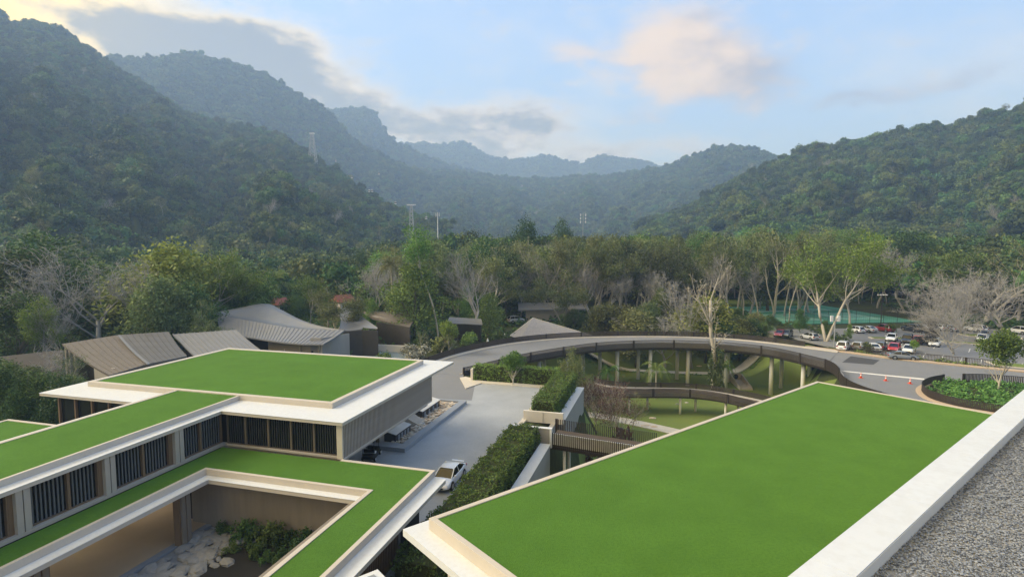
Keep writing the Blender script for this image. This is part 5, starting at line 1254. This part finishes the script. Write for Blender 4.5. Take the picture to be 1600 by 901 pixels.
tpx('thin', 1600, 142, 385, 'olive grey thin crowned tree at the right edge', wide=1.5, var=1)
tpx('barewide', 1498, 99, 455, 'many stemmed leafless tree leaning over the roadside fence', name='bare_tree', wide=.9, var=1, rz=1.5)
tpx('round', 1564, 74, 512, 'young round headed green street tree on the planted island', wide=.8)
tpx('bronze', 1451, 108, 496, 'bronze leaved tree among the parked cars', wide=1.0)
tpx('shrub_olive', 1355, 101, 532, 'yellowish shrub before the white saloon by the fence', wide=.7); tpx('dense', 1327, 114, 505, 'small leafy tree at the car park kerb left of the court light', wide=.6)
tpx('shrub_mid', 1392, 124, 504, 'small dark shrub between the dark red and navy off-roaders', wide=.6)
tpx('round', 1430, 99, 530, 'young green tree by the fence right of the white saloon', wide=.7)
# --- in the bowl and by the hedges
tpx('sapling', 935, 86, 578, 'young multi stemmed tree with reddish twigs beside the footbridge', wide=1.0, var=0)
tpx('sapling', 970, 80, 590, 'second reddish young tree in the garden below the walkway', wide=1.0, var=1)
tpx('thin', 990, 84, 610, 'small thin green tree next to the reddish ones', var=0)
tpx('palmyoung', 950, 104, 565, 'young palm left of centre under the ramp', name='palm_tree', z=-8.4, wide=.8)
tpx('palmyoung', 1026, 101, 556, 'young palm before a ramp column', name='palm_tree', z=-8.4, wide=.75)
tpx('palmyoung', 1130, 106, 556, 'young palm at the foot of the tall dead tree', name='palm_tree', z=-8.4, wide=.7)
tpx('palmyoung', 918, 102, 580, 'low young palm by the left ramp columns', name='palm_tree', z=-8.4, wide=1.)
tpx('round', 800, 77.5, 547, 'light green bushy tree peeping over the tall hedge', wide=.9)
tpx('sparse', 874, 86, 540, 'small loose tree at the corner behind the tall hedge', wide=.7, var=1)
tpx('sparse', 905, 92, 556, 'grey green young tree against the ramp, right of the tall hedge', wide=.7, var=0)
tpx('round', 702, 100, 500, 'light green feathery young tree beyond the ramp railing at its left end', wide=.8)
tpx('thin', 660, 98, 515, 'pale frosty young tree beyond the lawn roof', wide=1.1, var=3)
tpx('thin', 688, 100, 506, 'twiggy young tree beyond the ramp railing', wide=.9, var=2)
tpx('shrub_bright', 645, 106, 527, 'bright green bush by the white pool terrace', wide=1.4)
tpx('shrub_grey', 652, 96, 533, 'grey leaved bush beyond the corner of the lawn roof', wide=1.3)
tpx('shrub_olive', 690, 101, 524, 'olive bush beyond the left end of the ramp railing', wide=1.2)
tpx('shrub_mid', 735, 108, 517, 'round green bush right of the pale leaning trunk', wide=1.0)
tpx('shrub_bright', 780, 116, 522, 'bright bush left of the shingled hut', wide=1.3)
tpx('shrub_mid', 600, 88, 549, 'small bush at the pool terrace edge', wide=1.0)
tpx('shrub_purple', 968, 66, 672, 'dark reddish shrub at the end of the footbridge', wide=.8)
# courtyard
for i, (u, v, h, lab) in enumerate(((30.1, -27.0, 1.7, 'dark leafy courtyard shrub left of the middle, before the concrete wall'), (30.0, -24.8, 1.9, 'dark leafy courtyard shrub in the middle of the concrete wall'), (30.0, -22.6, 1.6, 'dark courtyard shrub at the right under the lawn edge'), (30.2, -29.2, 1.0, 'small courtyard plant beside the post'), (28.6, -25.0, 1.0, 'low courtyard shrub nearest the camera'), (28.4, -22.8, 1.1, 'low courtyard shrub half hidden by the right lawn strip'))):
    p = PL(u, v, 0); tree('shrub_dark', p.x, p.y, h, lab, None, 1.0, name='shrub', z=0)
for i in range(6):
    p = PL(30.1-(i % 2)*1.35-rT.uniform(0, .5), -27.0+(i//2)*1.9+rT.uniform(0, 1.2), 0); tree('shrub_dark', p.x, p.y, rT.uniform(.7, 1.2), 'dark leafy shrub among others before the concrete courtyard wall', 'courtyard shrubs', 1.0, name='shrub', z=0)
# --- the wood: fillers that nothing tells apart share a label with their group
def fillers(n, px0, px1, d0, d1, yt, kinds, label, group, jit=14, name='tree', wide=1.05):
    for i in range(n):
        px = px0+(px1-px0)*(i+rT.uniform(.1, .9))/n; d = rT.uniform(d0, d1)
        y = np.interp(px, [q[0] for q in yt], [q[1] for q in yt])+rT.uniform(-.35, 1)*jit
        tpx(rT.choice(kinds), px, d, y, label, group, wide*rT.uniform(.85, 1.2), name=name)
ytop = [(-60, 385), (150, 410), (400, 415), (600, 385), (700, 375), (850, 372), (1000, 366), (1150, 362), (1350, 360), (1650, 378)]
fillers(34, 840, 1290, 150, 175, ytop, ['sparse', 'sparse', 'thin', 'denseolive', 'slender'], 'olive tree with a loose crown in the wood behind the ramp', 'olive trees of the wood behind the ramp', 18)
fillers(30, 850, 1330, 178, 210, ytop, ['slendergreen', 'dense', 'sparse', 'slendergreen'], 'tall green tree standing deep in the wood behind the ramp', 'tall trees deep in the wood behind the ramp', 8)
fillers(12, 860, 1180, 142, 165, [(860, 395), (1000, 405), (1180, 392)], ['bare', 'dead', 'bare'], 'leafless pale grey tree among the olive trees behind the ramp', 'leafless trees in the wood behind the ramp', 22, name='bare_tree', wide=.85)
fillers(9, 590, 850, 140, 165, [(590, 395), (850, 392)], ['bare', 'bare', 'dead'], 'leafless grey tree in the wood left of the ramp', 'leafless trees in the wood left of the ramp', 18, name='bare_tree', wide=.85)
fillers(9, 1190, 1440, 176, 194, [(1190, 385), (1440, 385)], ['slender', 'bare', 'slender'], 'pale slim trunk before the dark trees behind the tennis court', 'pale trunks behind the tennis court', 14, name='bare_tree', wide=.8)
fillers(26, 1180, 1640, 196, 225, ytop, ['slendergreen', 'densedark', 'slendergreen', 'dense'], 'tall dark tree at the edge of the wood behind the tennis court', 'dark trees behind the tennis court', 8)
fillers(20, 590, 860, 150, 190, ytop, ['dense', 'densedark', 'sparse', 'denseolive'], 'leafy tree in the thick wood left of the ramp', 'trees in the wood left of the ramp', 22)
fillers(22, -60, 420, 118, 150, [(-60, 400), (100, 400), (250, 420), (420, 420)], ['densedark', 'dense', 'dense', 'bright'], 'leafy tree in the wood behind the pavilions', 'trees behind the pavilions', 16)
fillers(18, 380, 640, 175, 240, [(380, 410), (640, 392)], ['dense', 'densedark', 'denseolive', 'dense'], 'leafy tree among the far houses left of centre', 'trees among the far houses', 14)
fillers(16, 1440, 1640, 150, 190, [(1440, 395), (1640, 380)], ['denseolive', 'dense', 'sparse', 'bright'], 'leafy tree at the foot of the right hill behind the leafless trees', 'trees at the foot of the right hill', 18)
fillers(14, 870, 1190, 126, 140, [(870, 480), (1000, 470), (1100, 470), (1190, 480)], ['dense', 'denseolive', 'densedark'], 'low bushy tree directly behind the ramp', 'low trees directly behind the ramp', 16, wide=1.2)
fillers(4, 1150, 1215, 126, 132, [(1150, 488), (1215, 494)], ['dense', 'densedark', 'denseolive'], 'low bushy tree along the near edge of the tennis court', 'low trees by the tennis court', 10, wide=1.1)
fillers(16, -40, 135, 54, 66, [(-20, 560), (140, 590)], ['densedark', 'dense'], 'dark bushy tree in the shade left of the lawn roofs', 'dark trees left of the lawn roofs', 14)
# ------------------------------------------------------------------ hedges
def hedge(F, u0, u1, v0, v1, h, label, seed, z0=0.):
    c = F((u0+u1)/2, (v0+v1)/2, z0); t = thing('hedge', label, 'hedge', c)
    rg = np.random.default_rng(seed); A = []
    area = lambda a, b: max(1, int(a*b*26))
    def face(n, fn):
        for _ in range(n): A.append(fn(rg.uniform(), rg.uniform()))
    lu, lv_ = u1-u0, v1-v0
    bump = lambda u, v: .12*math.sin(u*1.9+seed)+.1*math.sin(v*3.1+u*.7)+.08*math.sin(u*5.3)+.16*rg.normal()*.5
    face(area(lu, lv_), lambda a, b: F(u0+a*lu, v0+b*lv_, z0+h+bump(u0+a*lu, v0+b*lv_)))
    for vv, sg in ((v0, -1), (v1, 1)): face(area(lu, h), lambda a, b: F(u0+a*lu, vv+sg*bump(u0+a*lu, b*h)*.8, z0+b*h))
    for uu, sg in ((u0, -1), (u1, 1)): face(area(lv_, h), lambda a, b: F(uu+sg*bump(a*lv_, b*h)*.8, v0+a*lv_, z0+b*h))
    off = t.location; an = [p-off for p in A]
    me = leaf_mesh('foliage', an, 4, .16, .19, seed, LEAF['hedge'], .2)
    o = bpy.data.objects.new('foliage', me); col.objects.link(o); o.parent = t
    MB().box(u0+.12, u1-.12, v0+.12, v1-.12, z0, z0+h-.12, F).build('inner_twigs', M['groundm'], t)
hedge(PL, 28, 53.4, -15.1, -12.3, 1.75, 'long clipped hedge along the driveway, in front beside the white car', 1)
hedge(PL, 60.5, 75.4, -14.75, -12.1, 2.2, 'tall clipped hedge running away behind the footbridge landing', 2)
hedge(PL, 75.75, 77.4, -27.1, -14.8, 2.3, 'clipped hedge across the far end of the driveway', 3)
hedge(lambda u, v, z: Vector((u, v, z)), 62.0, 64.5, 105.4, 106.6, .9, 'low clipped hedge strip by the car park fence', 4) if False else None
# planted island, verge and lawn-edge planting: ground cover nobody could count
def cover_leaves(name, polys, dens, hgt, size, leafk, seed, zf=None):
    rg = np.random.default_rng(seed); A = []
    for P in polys:
        P = np.array(P); x0, y0 = P.min(0); x1, y1 = P.max(0); n = int((x1-x0)*(y1-y0)*dens)
        x, y = rg.uniform(x0, x1, n), rg.uniform(y0, y1, n); ins = np.zeros(n, bool)
        for i in range(len(P)):
            a, b = P[i], P[(i+1) % len(P)]; ins ^= ((a[1] > y) != (b[1] > y)) & (x < (b[0]-a[0])*(y-a[1])/(b[1]-a[1]+1e-12)+a[0])
        x, y = x[ins], y[ins]; z = ground_z(x, y)+hgt*(.55+.45*np.sin(x*1.3+1.7*np.sin(y*.9)))*rg.uniform(.3, 1, len(x))
        A += list(zip(x, y, z))
    me = leaf_mesh(name, A, 4, (.35, .35, .2), size, seed, LEAF[leafk], .5); o = bpy.data.objects.new(name, me); col.objects.link(o); tag(o, kind='stuff'); return o
isle = [(61.8, 79.2), (59.2, 77.2), (56.6, 74.8), (55.2, 72.2), (54.7, 70.0), (55.4, 67.6), (57, 65.8), (59.5, 63.6), (68, 58), (96, 62), (88, 68.6), (76, 75.2), (69.4, 78.6), (65.4, 79)]
tag(MB().prism(isle, -.1, .12).build('planting_bed', M['groundm']), kind='structure')
cover_leaves('island_planting', [isle], 14, 1.0, .34, 'mid', 5)
cover_leaves('path_edging', [[(p.x-.2, p.y-2.3), (p.x+1.2, p.y-2.3), (p.x+1.2, p.y-1.5), (p.x-.2, p.y-1.5)] for p in gp[:-6]], 12, .32, .3, 'mid', 6)
cover_leaves('verge_planting', [[(61, 102.6), (66.4, 96.4), (73.4, 90.8), (77.4, 87.9), (78.4, 89), (74.6, 92), (67.4, 98.2), (62.4, 104)], [(80.6, 86.5), (102, 73), (103.5, 75), (84, 88.2)]], 10, .8, .34, 'mid', 7)
cover_leaves('bank_planting', [[(-6, 112), (4, 130), (18, 141), (30, 146), (45, 147), (45, 143), (22, 138), (8, 127), (0, 112)], [(66, 112), (68, 128), (64, 138), (66, 140), (70, 129), (68.5, 112)], [tuple(PL(78.2, -29, 0)[:2]), tuple(PL(78.2, -12, 0)[:2]), tuple(PL(80, -12, 0)[:2]), tuple(PL(81, -28, 0)[:2])]], 7, 1.5, .5, 'dark', 8)
cover_leaves('undergrowth', [[(-75, 55), (-30, 95), (-12, 118), (40, 150), (66, 140), (66, 160), (-60, 165), (-120, 120)], [(66, 190), (150, 190), (170, 215), (60, 215)], [(112, 120), (160, 118), (170, 180), (118, 180)]], 1.1, 1.6, .8, 'dark', 9)
# courtyard rocks
RK = thing('rockery', 'bed of rough grey rocks in the courtyard beside the tan floor', 'rockery', PL(26, -28.5, 0))
MB().box(14, 30.7, -30.7, -27.2, -.1, .06, PL).build('soil', M['rock'], RK); MB().box(14, 30.7, -27.2, -18.95, -.1, .08, PL).build('soil', M['darkin'], RK)
rk = [pebble(20+i, 1).mesh('rock', M['rock']) for i in range(4)]
for i in range(200):
    o = bpy.data.objects.new('rock', rk[i % 4]); col.objects.link(o); o.parent = RK; s = random.choice((random.uniform(.14, .3), random.uniform(.3, .62)))
    o.location = PL(random.uniform(20.5, 30.2), random.triangular(-30.6, -25.6, -29.6), .12)-RK.location; o.scale = (s*1.2, s*1.4, s*.95); o.rotation_euler = (random.uniform(-.4, .4), random.uniform(-.4, .4), random.uniform(0, 6))
# pale boulders on the garden lawn
for i, (px, py, s, lab) in enumerate(((1020, 652, .5, 'pale boulder at the foot of a walkway column'), (1010, 664, .7, 'flat pale slab on the garden lawn'), (1022, 666, .55, 'second flat pale slab on the garden lawn'), (1073, 628, .3, 'small white boulder on the lawn beneath the walkway'), (1058, 630, .3, 'small grey boulder on the lawn'), (890+203, 573, .6, 'pale boulders beside the garden path'), (1204, 596, .6, 'grey boulder beside a ramp column at the right'))):
    p = atz(px, py, -8.35); o = bpy.data.objects.new('boulder', rk[i % 4] if i not in (0, 1, 2, 3, 5) else protos[i % 4]); col.objects.link(o); o.location = (p.x, p.y, gz(p.x, p.y)+.1); o.scale = (s*1.2, s, s*.6); tag(o, lab, 'boulder')
# concrete culvert chute on the garden slope
p0, p1 = atz(1150, 592, -8.0), atz(1166, 608, -8.35)
t = thing('culvert', 'concrete culvert mouth and chute on the garden lawn below the ramp', 'culvert', p0)
d = (p1-p0); d.z = 0; d.normalize(); s = Vector((d.y, -d.x, 0))
for sg in (-1, 1): MB().hexa([p0+s*sg*1.0-d*.2+Vector((0, 0, -.6)), p0+s*sg*1.25-d*.2+Vector((0, 0, -.6)), p1+s*sg*1.25+Vector((0, 0, -.4)), p1+s*sg*1.0+Vector((0, 0, -.4))], [p0+s*sg*1.0-d*.2+Vector((0, 0, 1.1)), p0+s*sg*1.25-d*.2+Vector((0, 0, 1.1)), p1+s*sg*1.25+Vector((0, 0, .3)), p1+s*sg*1.0+Vector((0, 0, .3))]).build('side_wall', M['pillar'], t)
MB().hexa([p0-s*1-d*.4+Vector((0, 0, -.6)), p0+s*1-d*.4+Vector((0, 0, -.6)), p0+s*1-d*.2+Vector((0, 0, -.6)), p0-s*1-d*.2+Vector((0, 0, -.6))], [p0-s*1-d*.4+Vector((0, 0, 1.2)), p0+s*1-d*.4+Vector((0, 0, 1.2)), p0+s*1-d*.2+Vector((0, 0, 1.2)), p0-s*1-d*.2+Vector((0, 0, 1.2))]).build('head_wall', M['pillar'], t)
hp = p0-d*.2+Vector((0, 0, .5)); MB().tube([hp-d*.05, hp+d*.05], .5, 16).build('pipe_mouth', M['black'], t)
MB().hexa([p0-s*1+Vector((0, 0, -.5)), p0+s*1+Vector((0, 0, -.5)), p1+s*1+Vector((0, 0, -.3)), p1-s*1+Vector((0, 0, -.3))], [p0-s*1+Vector((0, 0, .02)), p0+s*1+Vector((0, 0, .02)), p1+s*1+Vector((0, 0, .1)), p1-s*1+Vector((0, 0, .1))]).build('channel', M['pillar'], t)
# ------------------------------------------------------------------ hills and the forest that covers them
def vnoise(x, y, seed):      # smooth value noise, numpy
    rg = np.random.default_rng(seed); T = rg.uniform(-1, 1, (256, 256))
    xi, yi = np.floor(x).astype(int), np.floor(y).astype(int); fx, fy = x-xi, y-yi; fx = fx*fx*(3-2*fx); fy = fy*fy*(3-2*fy)
    g = lambda a, b: T[a % 256, b % 256]
    return (g(xi, yi)*(1-fx)+g(xi+1, yi)*fx)*(1-fy)+(g(xi, yi+1)*(1-fx)+g(xi+1, yi+1)*fx)*fy
def fbm(x, y, seed, o=4): return sum(vnoise(x*2**k, y*2**k, seed+k)*.5**k for k in range(o))
coll = {}
def crown_collection(name, leafk, n, seed, lob=9, per=150, core=True, tall=1., q=.18):
    c = bpy.data.collections.new(name)     # prototypes only, never linked into the scene
    for i in range(n):
        L = lobes(seed+i, lob, 1.0, .85*tall, -.35, .7); L = [(p, r*1.15) for p, r in L]
        me = leaf_mesh('forest_crown', lobe_anchors(L, per, seed+i), 1, .12, q, seed+i, LEAF[('canopy', 'canopy', 'canopydark', 'canopy', 'canopylight', 'canopydark', 'canopy', 'canopydark')[i % 8]], .3, .8)
        bm = bmesh.new(); bm.from_mesh(me); lay = bm.faces.layers.float.get('lv')
        for p, r in L:
            s = bmesh.ops.create_icosphere(bm, subdivisions=1, radius=r*.86, matrix=Matrix.Translation(p))
            for v in s['verts']:
                v.co += Vector((random.gauss(0, .05), random.gauss(0, .05), random.gauss(0, .05)))
                for f in v.link_faces: f[lay] = .25
        bm.to_mesh(me); bm.free()
        o = bpy.data.objects.new('forest_crown', me); c.objects.link(o)
    return c
FC = crown_collection('crown_shapes', 'canopy', 8, 300)
def instancer(name, pts, scl, coll_, seed, label=None):
    me = bpy.data.meshes.new(name); me.from_pydata([tuple(p) for p in pts], [], [])
    a = me.attributes.new('sc', 'FLOAT_VECTOR', 'POINT'); a.data.foreach_set('vector', np.asarray(scl, np.float32).ravel())
    o = bpy.data.objects.new(name, me); col.objects.link(o); tag(o, kind='stuff')
    ng = bpy.data.node_groups.new(name, 'GeometryNodeTree'); ng.interface.new_socket('Geometry', in_out='INPUT', socket_type='NodeSocketGeometry'); ng.interface.new_socket('Geometry', in_out='OUTPUT', socket_type='NodeSocketGeometry')
    nn = ng.nodes; gi, go = nn.new('NodeGroupInput'), nn.new('NodeGroupOutput')
    ip = nn.new('GeometryNodeInstanceOnPoints'); ci = nn.new('GeometryNodeCollectionInfo'); ci.inputs['Collection'].default_value = coll_; ci.inputs['Separate Children'].default_value = True; ci.inputs['Reset Children'].default_value = True
    na = nn.new('GeometryNodeInputNamedAttribute'); na.data_type = 'FLOAT_VECTOR'; na.inputs['Name'].default_value = 'sc'
    rv = nn.new('FunctionNodeRandomValue'); rv.data_type = 'FLOAT_VECTOR'; rv.inputs['Min'].default_value = (-.12, -.12, 0); rv.inputs['Max'].default_value = (.12, .12, 6.28); rv.inputs['Seed'].default_value = seed
    ip.inputs['Pick Instance'].default_value = True
    lk = ng.links.new
    lk(gi.outputs[0], ip.inputs['Points']); lk(ci.outputs[0], ip.inputs['Instance']); lk(rv.outputs['Value'], ip.inputs['Rotation']); lk(na.outputs['Attribute'], ip.inputs['Scale']); lk(ip.outputs[0], go.inputs[0])
    md = o.modifiers.new('scatter', 'NODES'); md.node_group = ng; return o
M['hill'] = mat('forest_floor', (.030, .044, .018), .95, (.018, .028, .012), .02, .7, 8, .8, .25, spec=.1)
M['cliff'] = mat('bare_cliff', (.20, .19, .17), .9, (.10, .10, .09), .03, .8, 8, .8, .2, stretch=(1, 1, .35))
HILLS = {}
def hill(name, prof, R, r0, seed, ext=(None, None), power=1.35, rough=.10, spacing=9., csize=(4.4, 7.2), cliff=0., back=500):
    az_ = np.array([math.atan((p[0]-800)/FPX) for p in prof]); e_ = np.array([(379.5-p[1])/math.hypot(FPX, p[0]-800) for p in prof])
    Rv = R if hasattr(R, '__len__') else [R]*len(prof); r0v = r0 if hasattr(r0, '__len__') else [r0]*len(prof)
    a0, a1 = az_[0], az_[-1]; na_ = int((a1-a0)/.0075)+2; A = np.linspace(a0, a1, na_)
    E = np.interp(A, az_, e_); RR = np.interp(A, az_, Rv); R0 = np.interp(A, az_, r0v)
    nr = 64; T = np.linspace(0, 1, nr); TB = np.linspace(0, 1, 14)[1:]
    def height(a, t):
        Ea, Ra, R0a = np.interp(a, A, E), np.interp(a, A, RR), np.interp(a, A, R0)
        r = R0a+(Ra-R0a)*t; top_ = Ea*Ra+20
        h = (top_+3)*np.power(t, power)-3
        g = fbm(a*22, t*3.1, seed)*rough*np.sin(np.pi*np.clip(t, 0, 1))*1.2+fbm(a*60, t*9, seed+9)*rough*.35*np.sin(np.pi*np.clip(t, 0, 1))
        lim = (Ea*r+20)*.985
        return r, np.where(t > .995, h, np.minimum(h+g*top_, np.maximum(lim, h)))
    aa, tt = np.meshgrid(A, T, indexing='ij'); r, h = height(aa, tt)
    hb = []; rb = []
    for q in TB: rb.append(RR+back*q); hb.append((E*RR+20)*(1-q*q*.9)*1.0)
    r = np.concatenate([r, np.array(rb).T], 1); h = np.concatenate([h, np.array(hb).T], 1); aa2 = np.repeat(A[:, None], r.shape[1], 1)
    o = grid_mesh(name, (r*np.sin(aa2)).T, (r*np.cos(aa2)).T, h.T.ravel(), M['hill']); tag(o, kind='structure')
    # crowns
    rg = np.random.default_rng(seed); area = .5*np.sum((RR**2-R0**2)[:-1]*np.diff(A)); n = int(area/spacing**2)
    a = rg.uniform(a0, a1, n*2); u = rg.uniform(0, 1, n*2); ra, rb0 = np.interp(a, A, RR), np.interp(a, A, R0); rr = np.sqrt(rb0**2+u*((ra*1.02)**2-rb0**2)); keep = rg.uniform(0, 1, n*2) < (ra**2-rb0**2)/np.max(ra**2-rb0**2)
    a, rr, ra, rb0 = a[keep], rr[keep], ra[keep], rb0[keep]; t = np.clip((rr-rb0)/(ra-rb0), 0, 1); _, z = height(a, t)
    s = rg.uniform(csize[0], csize[1], len(a))*(.66+.95*rg.uniform(0, 1, len(a))**4)
    z = z+s*rg.uniform(.2, .75, len(a))
    sc_ = np.stack([s, s, s*rg.uniform(.75, 1.15, len(a))], 1)
    instancer('forest', np.stack([rr*np.sin(a), rr*np.cos(a), z], 1), sc_, FC, seed)
    HILLS[name] = height; return A, E, RR
P_left = [(-900, 40), (-500, 5), (-250, -20), (-80, -6), (0, 24), (20, 34), (42, 52), (75, 49), (100, 57), (128, 70), (155, 88), (180, 106), (212, 126), (258, 156), (300, 184), (350, 199), (420, 212), (470, 236), (500, 258), (540, 282), (580, 311), (620, 332), (665, 347), (705, 353)]
hill('left_mountain', P_left, [1250]*9+[1250, 1250, 1240, 1220, 1200, 1150, 1100, 1050, 980, 900, 860, 800, 740, 680, 640], [250]*17+[270, 290, 300, 330, 360, 380, 400], 1, rough=.10, spacing=7.4)
hill('cloud_mountain', [(60, 110), (150, 106), (200, 100), (240, 104), (300, 96), (345, 102), (390, 114), (425, 126), (450, 142), (485, 163), (500, 168), (522, 186), (545, 214), (580, 240), (630, 262), (700, 290), (760, 320)], 1800, 1050, 2, rough=.10, spacing=11.5, csize=(6.2, 9.5), back=700)
hill('far_peak', [(440, 190), (500, 184), (545, 177), (575, 176), (592, 184), (602, 205), (618, 224), (650, 242), (690, 258), (740, 272), (800, 292)], 2500, 1500, 3, rough=.06, spacing=14, csize=(7.5, 11), back=700)
hill('far_range', [(560, 232), (610, 230), (660, 228), (700, 232), (726, 226), (742, 236), (765, 249), (795, 254), (830, 252), (850, 247), (872, 252), (905, 262), (922, 252), (935, 247), (962, 251), (985, 253), (1008, 257), (1030, 265), (1060, 280), (1120, 300)], 3400, 2200, 4, rough=.05, spacing=18, csize=(9, 13), back=700)
hill('middle_hill', [(560, 262), (620, 266), (700, 270), (760, 278), (830, 284), (900, 280), (960, 277), (1000, 270), (1030, 266), (1060, 256), (1085, 246), (1110, 237), (1140, 233), (1170, 237), (1205, 249), (1230, 257), (1290, 270), (1360, 300)], [2100]*6+[2050, 2000, 1950, 1900, 1850, 1800, 1800, 1750, 1700, 1650, 1600, 1600], 750, 5, rough=.09, spacing=10.5, csize=(5.8, 9))
hill('right_hill', [(1000, 352), (1060, 338), (1120, 303), (1170, 276), (1210, 257), (1245, 246), (1300, 233), (1350, 226), (1400, 214), (1440, 208), (1470, 206), (1500, 199), (1540, 190), (1575, 180), (1600, 171), (1700, 150), (1850, 130), (2100, 120), (2600, 160)], [800]*2+[840]*2+[880]*15, 330, 6, rough=.10, spacing=7.4)
# flat wood between the gardens and the hills
rg = np.random.default_rng(40)
def wood(n, az0, az1, r_0, r_1, s0, s1, z0, seed):
    a = rg.uniform(R_(az0), R_(az1), n); r = np.sqrt(rg.uniform(r_0**2, r_1**2, n)); s = rg.uniform(s0, s1, n)
    z = z0+s*.55+rg.uniform(-1.5, 2.5, n)
    return np.stack([r*np.sin(a), r*np.cos(a), z], 1), np.stack([s, s, s*rg.uniform(.8, 1.3, n)], 1)
parts_ = [wood(1500, -60, -10, 262, 430, 4.6, 7.6, 4.5, 1), wood(900, -56, -13, 165, 262, 4.0, 6.4, 3.0, 2), wood(2600, -13, 36, 245, 600, 5, 8, 7.5, 3), wood(800, -8, 28, 205, 250, 4.5, 7, 10, 4), wood(1000, 28, 60, 245, 345, 5, 7.5, 10, 5), wood(350, 36, 60, 190, 245, 4.5, 6.5, 6, 6)]
instancer('wood', np.concatenate([p[0] for p in parts_]), np.concatenate([p[1] for p in parts_]), FC, 77)
# tall pale trunked trees standing out of the hill forest
ec = bpy.data.collections.new('emergent_shapes')
for kd, i in (('sparse', 0), ('sparse', 1), ('slender', 0), ('bare', 0), ('thin', 3)):
    tm, cm, _ = PROTO[kd][i]; bm = bmesh.new(); bm.from_mesh(tm); n0 = len(bm.faces); bm.from_mesh(cm)
    bm.faces.ensure_lookup_table()
    for f in bm.faces[n0:]: f.material_index = 1
    me = bpy.data.meshes.new('emergent'); bm.to_mesh(me); bm.free(); me.materials.append(tm.materials[0]); me.materials.append(cm.materials[0]); ec.objects.link(bpy.data.objects.new('emergent', me))
ep = []; es = []
for nm_, lo, hi, n, t0, t1 in (('left_mountain', -.72, -.20, 110, .03, .75), ('right_hill', .36, .80, 110, .05, .98), ('middle_hill', .0, .42, 60, .3, .95)):
    a = rg.uniform(lo, hi, n); t = rg.uniform(t0, t1, n); r, z = HILLS[nm_](a, t)
    ep.append(np.stack([r*np.sin(a), r*np.cos(a), z-1.5], 1)); k = rg.uniform(.65, .95, n)[:, None]*(1.35 if nm_ == 'middle_hill' else 1.); es.append(np.repeat(k, 3, 1))
instancer('emergent_trees', np.concatenate(ep), np.concatenate(es), ec, 31)
# cable car
def hz_left(a):
    return a
for px, py, d, yt, w0, w1, arms, lab in TOWERS:
    b = aty(px, py, d*.97); tpz = aty(px, yt, d*.97).z; b.z -= 12; lattice(tuple(b), tpz-b.z, w0, w1, arms, lab)
for px, py, d, lab in ((524.5, 251, 700, 'tiny cable car gondola below the tall ridge tower'), (549.5, 277, 640, 'tiny cable car gondola, second below the tall ridge tower'), (577, 298, 560, 'cable car gondola of a close pair, left one'), (581.5, 298, 560, 'cable car gondola of a close pair, right one'), (618, 317, 520, 'cable car gondola left of the white flat headed tower'), (592, 271, 620, 'tiny cable car gondola right of the second one'), (666, 340, 470, 'cable car gondola right of the white flat headed tower')):
    p = aty(px, py, d); t = thing('gondola', lab, 'gondola', p, 'cable car gondolas')
    MB().box(-.9, .9, -.8, .8, -1.3, .9).build('cabin', M['whitem'], t, bevel=.3, local=True); MB().box(-.92, .92, -.82, .82, -.3, .5).build('window', M['carglass'], t, local=True); MB().tube([(0, 0, .9), (0, 0, 3.2)], .12, 6).build('hanger', M['steel'], t, local=True)
# gravel on the near roof
gv = bpy.data.collections.new('pebble_shapes')
for i, c in enumerate(((.26, .285, .325), (.16, .178, .21), (.34, .36, .39), (.10, .11, .13), (.23, .255, .30), (.29, .30, .32))):
    o = bpy.data.objects.new('pebble', pebble(60+i, 1).mesh('pebble', mat('gravel_%d' % i, c, .8, tuple(x*.75 for x in c), 3, .7), smooth=False)); gv.objects.link(o)
rg = np.random.default_rng(9); n = 260000
pp_, qq = rg.uniform(2, 33, n), rg.uniform(-3.30, 8.5, n); s = rg.uniform(.014, .027, n)*np.where(rg.uniform(0, 1, n) < .02, 1.4, 1)
x = pp_*UR.x+qq*VR.x; y = pp_*UR.y+qq*VR.y
keep = (np.abs(np.arctan2(x, y)-.35) < .75) & (y > 1)
x, y, s = x[keep], y[keep], s[keep]
g_ = instancer('gravel', np.stack([x, y, 14.225+rg.uniform(0, .03, len(x))], 1), np.stack([s*1.25, s, s], 1), gv, 5)
# ------------------------------------------------------------------ haze
hm = bpy.data.materials.new('haze_air'); hm.use_nodes = True; t = hm.node_tree; t.nodes.clear()
v = t.nodes.new('ShaderNodeVolumePrincipled'); v.inputs['Color'].default_value = (.42, .62, 1, 1); v.inputs['Density'].default_value = HAZE; v.inputs['Absorption Color'].default_value = (.35, .35, .35, 1); v.inputs['Anisotropy'].default_value = .2
mo = t.nodes.new('ShaderNodeOutputMaterial'); t.links.new(v.outputs[0], mo.inputs['Volume'])
hb = MB().box(-5200, 5200, -3200, 5200, -11, 640).build('haze', hm); tag(hb, kind='stuff')
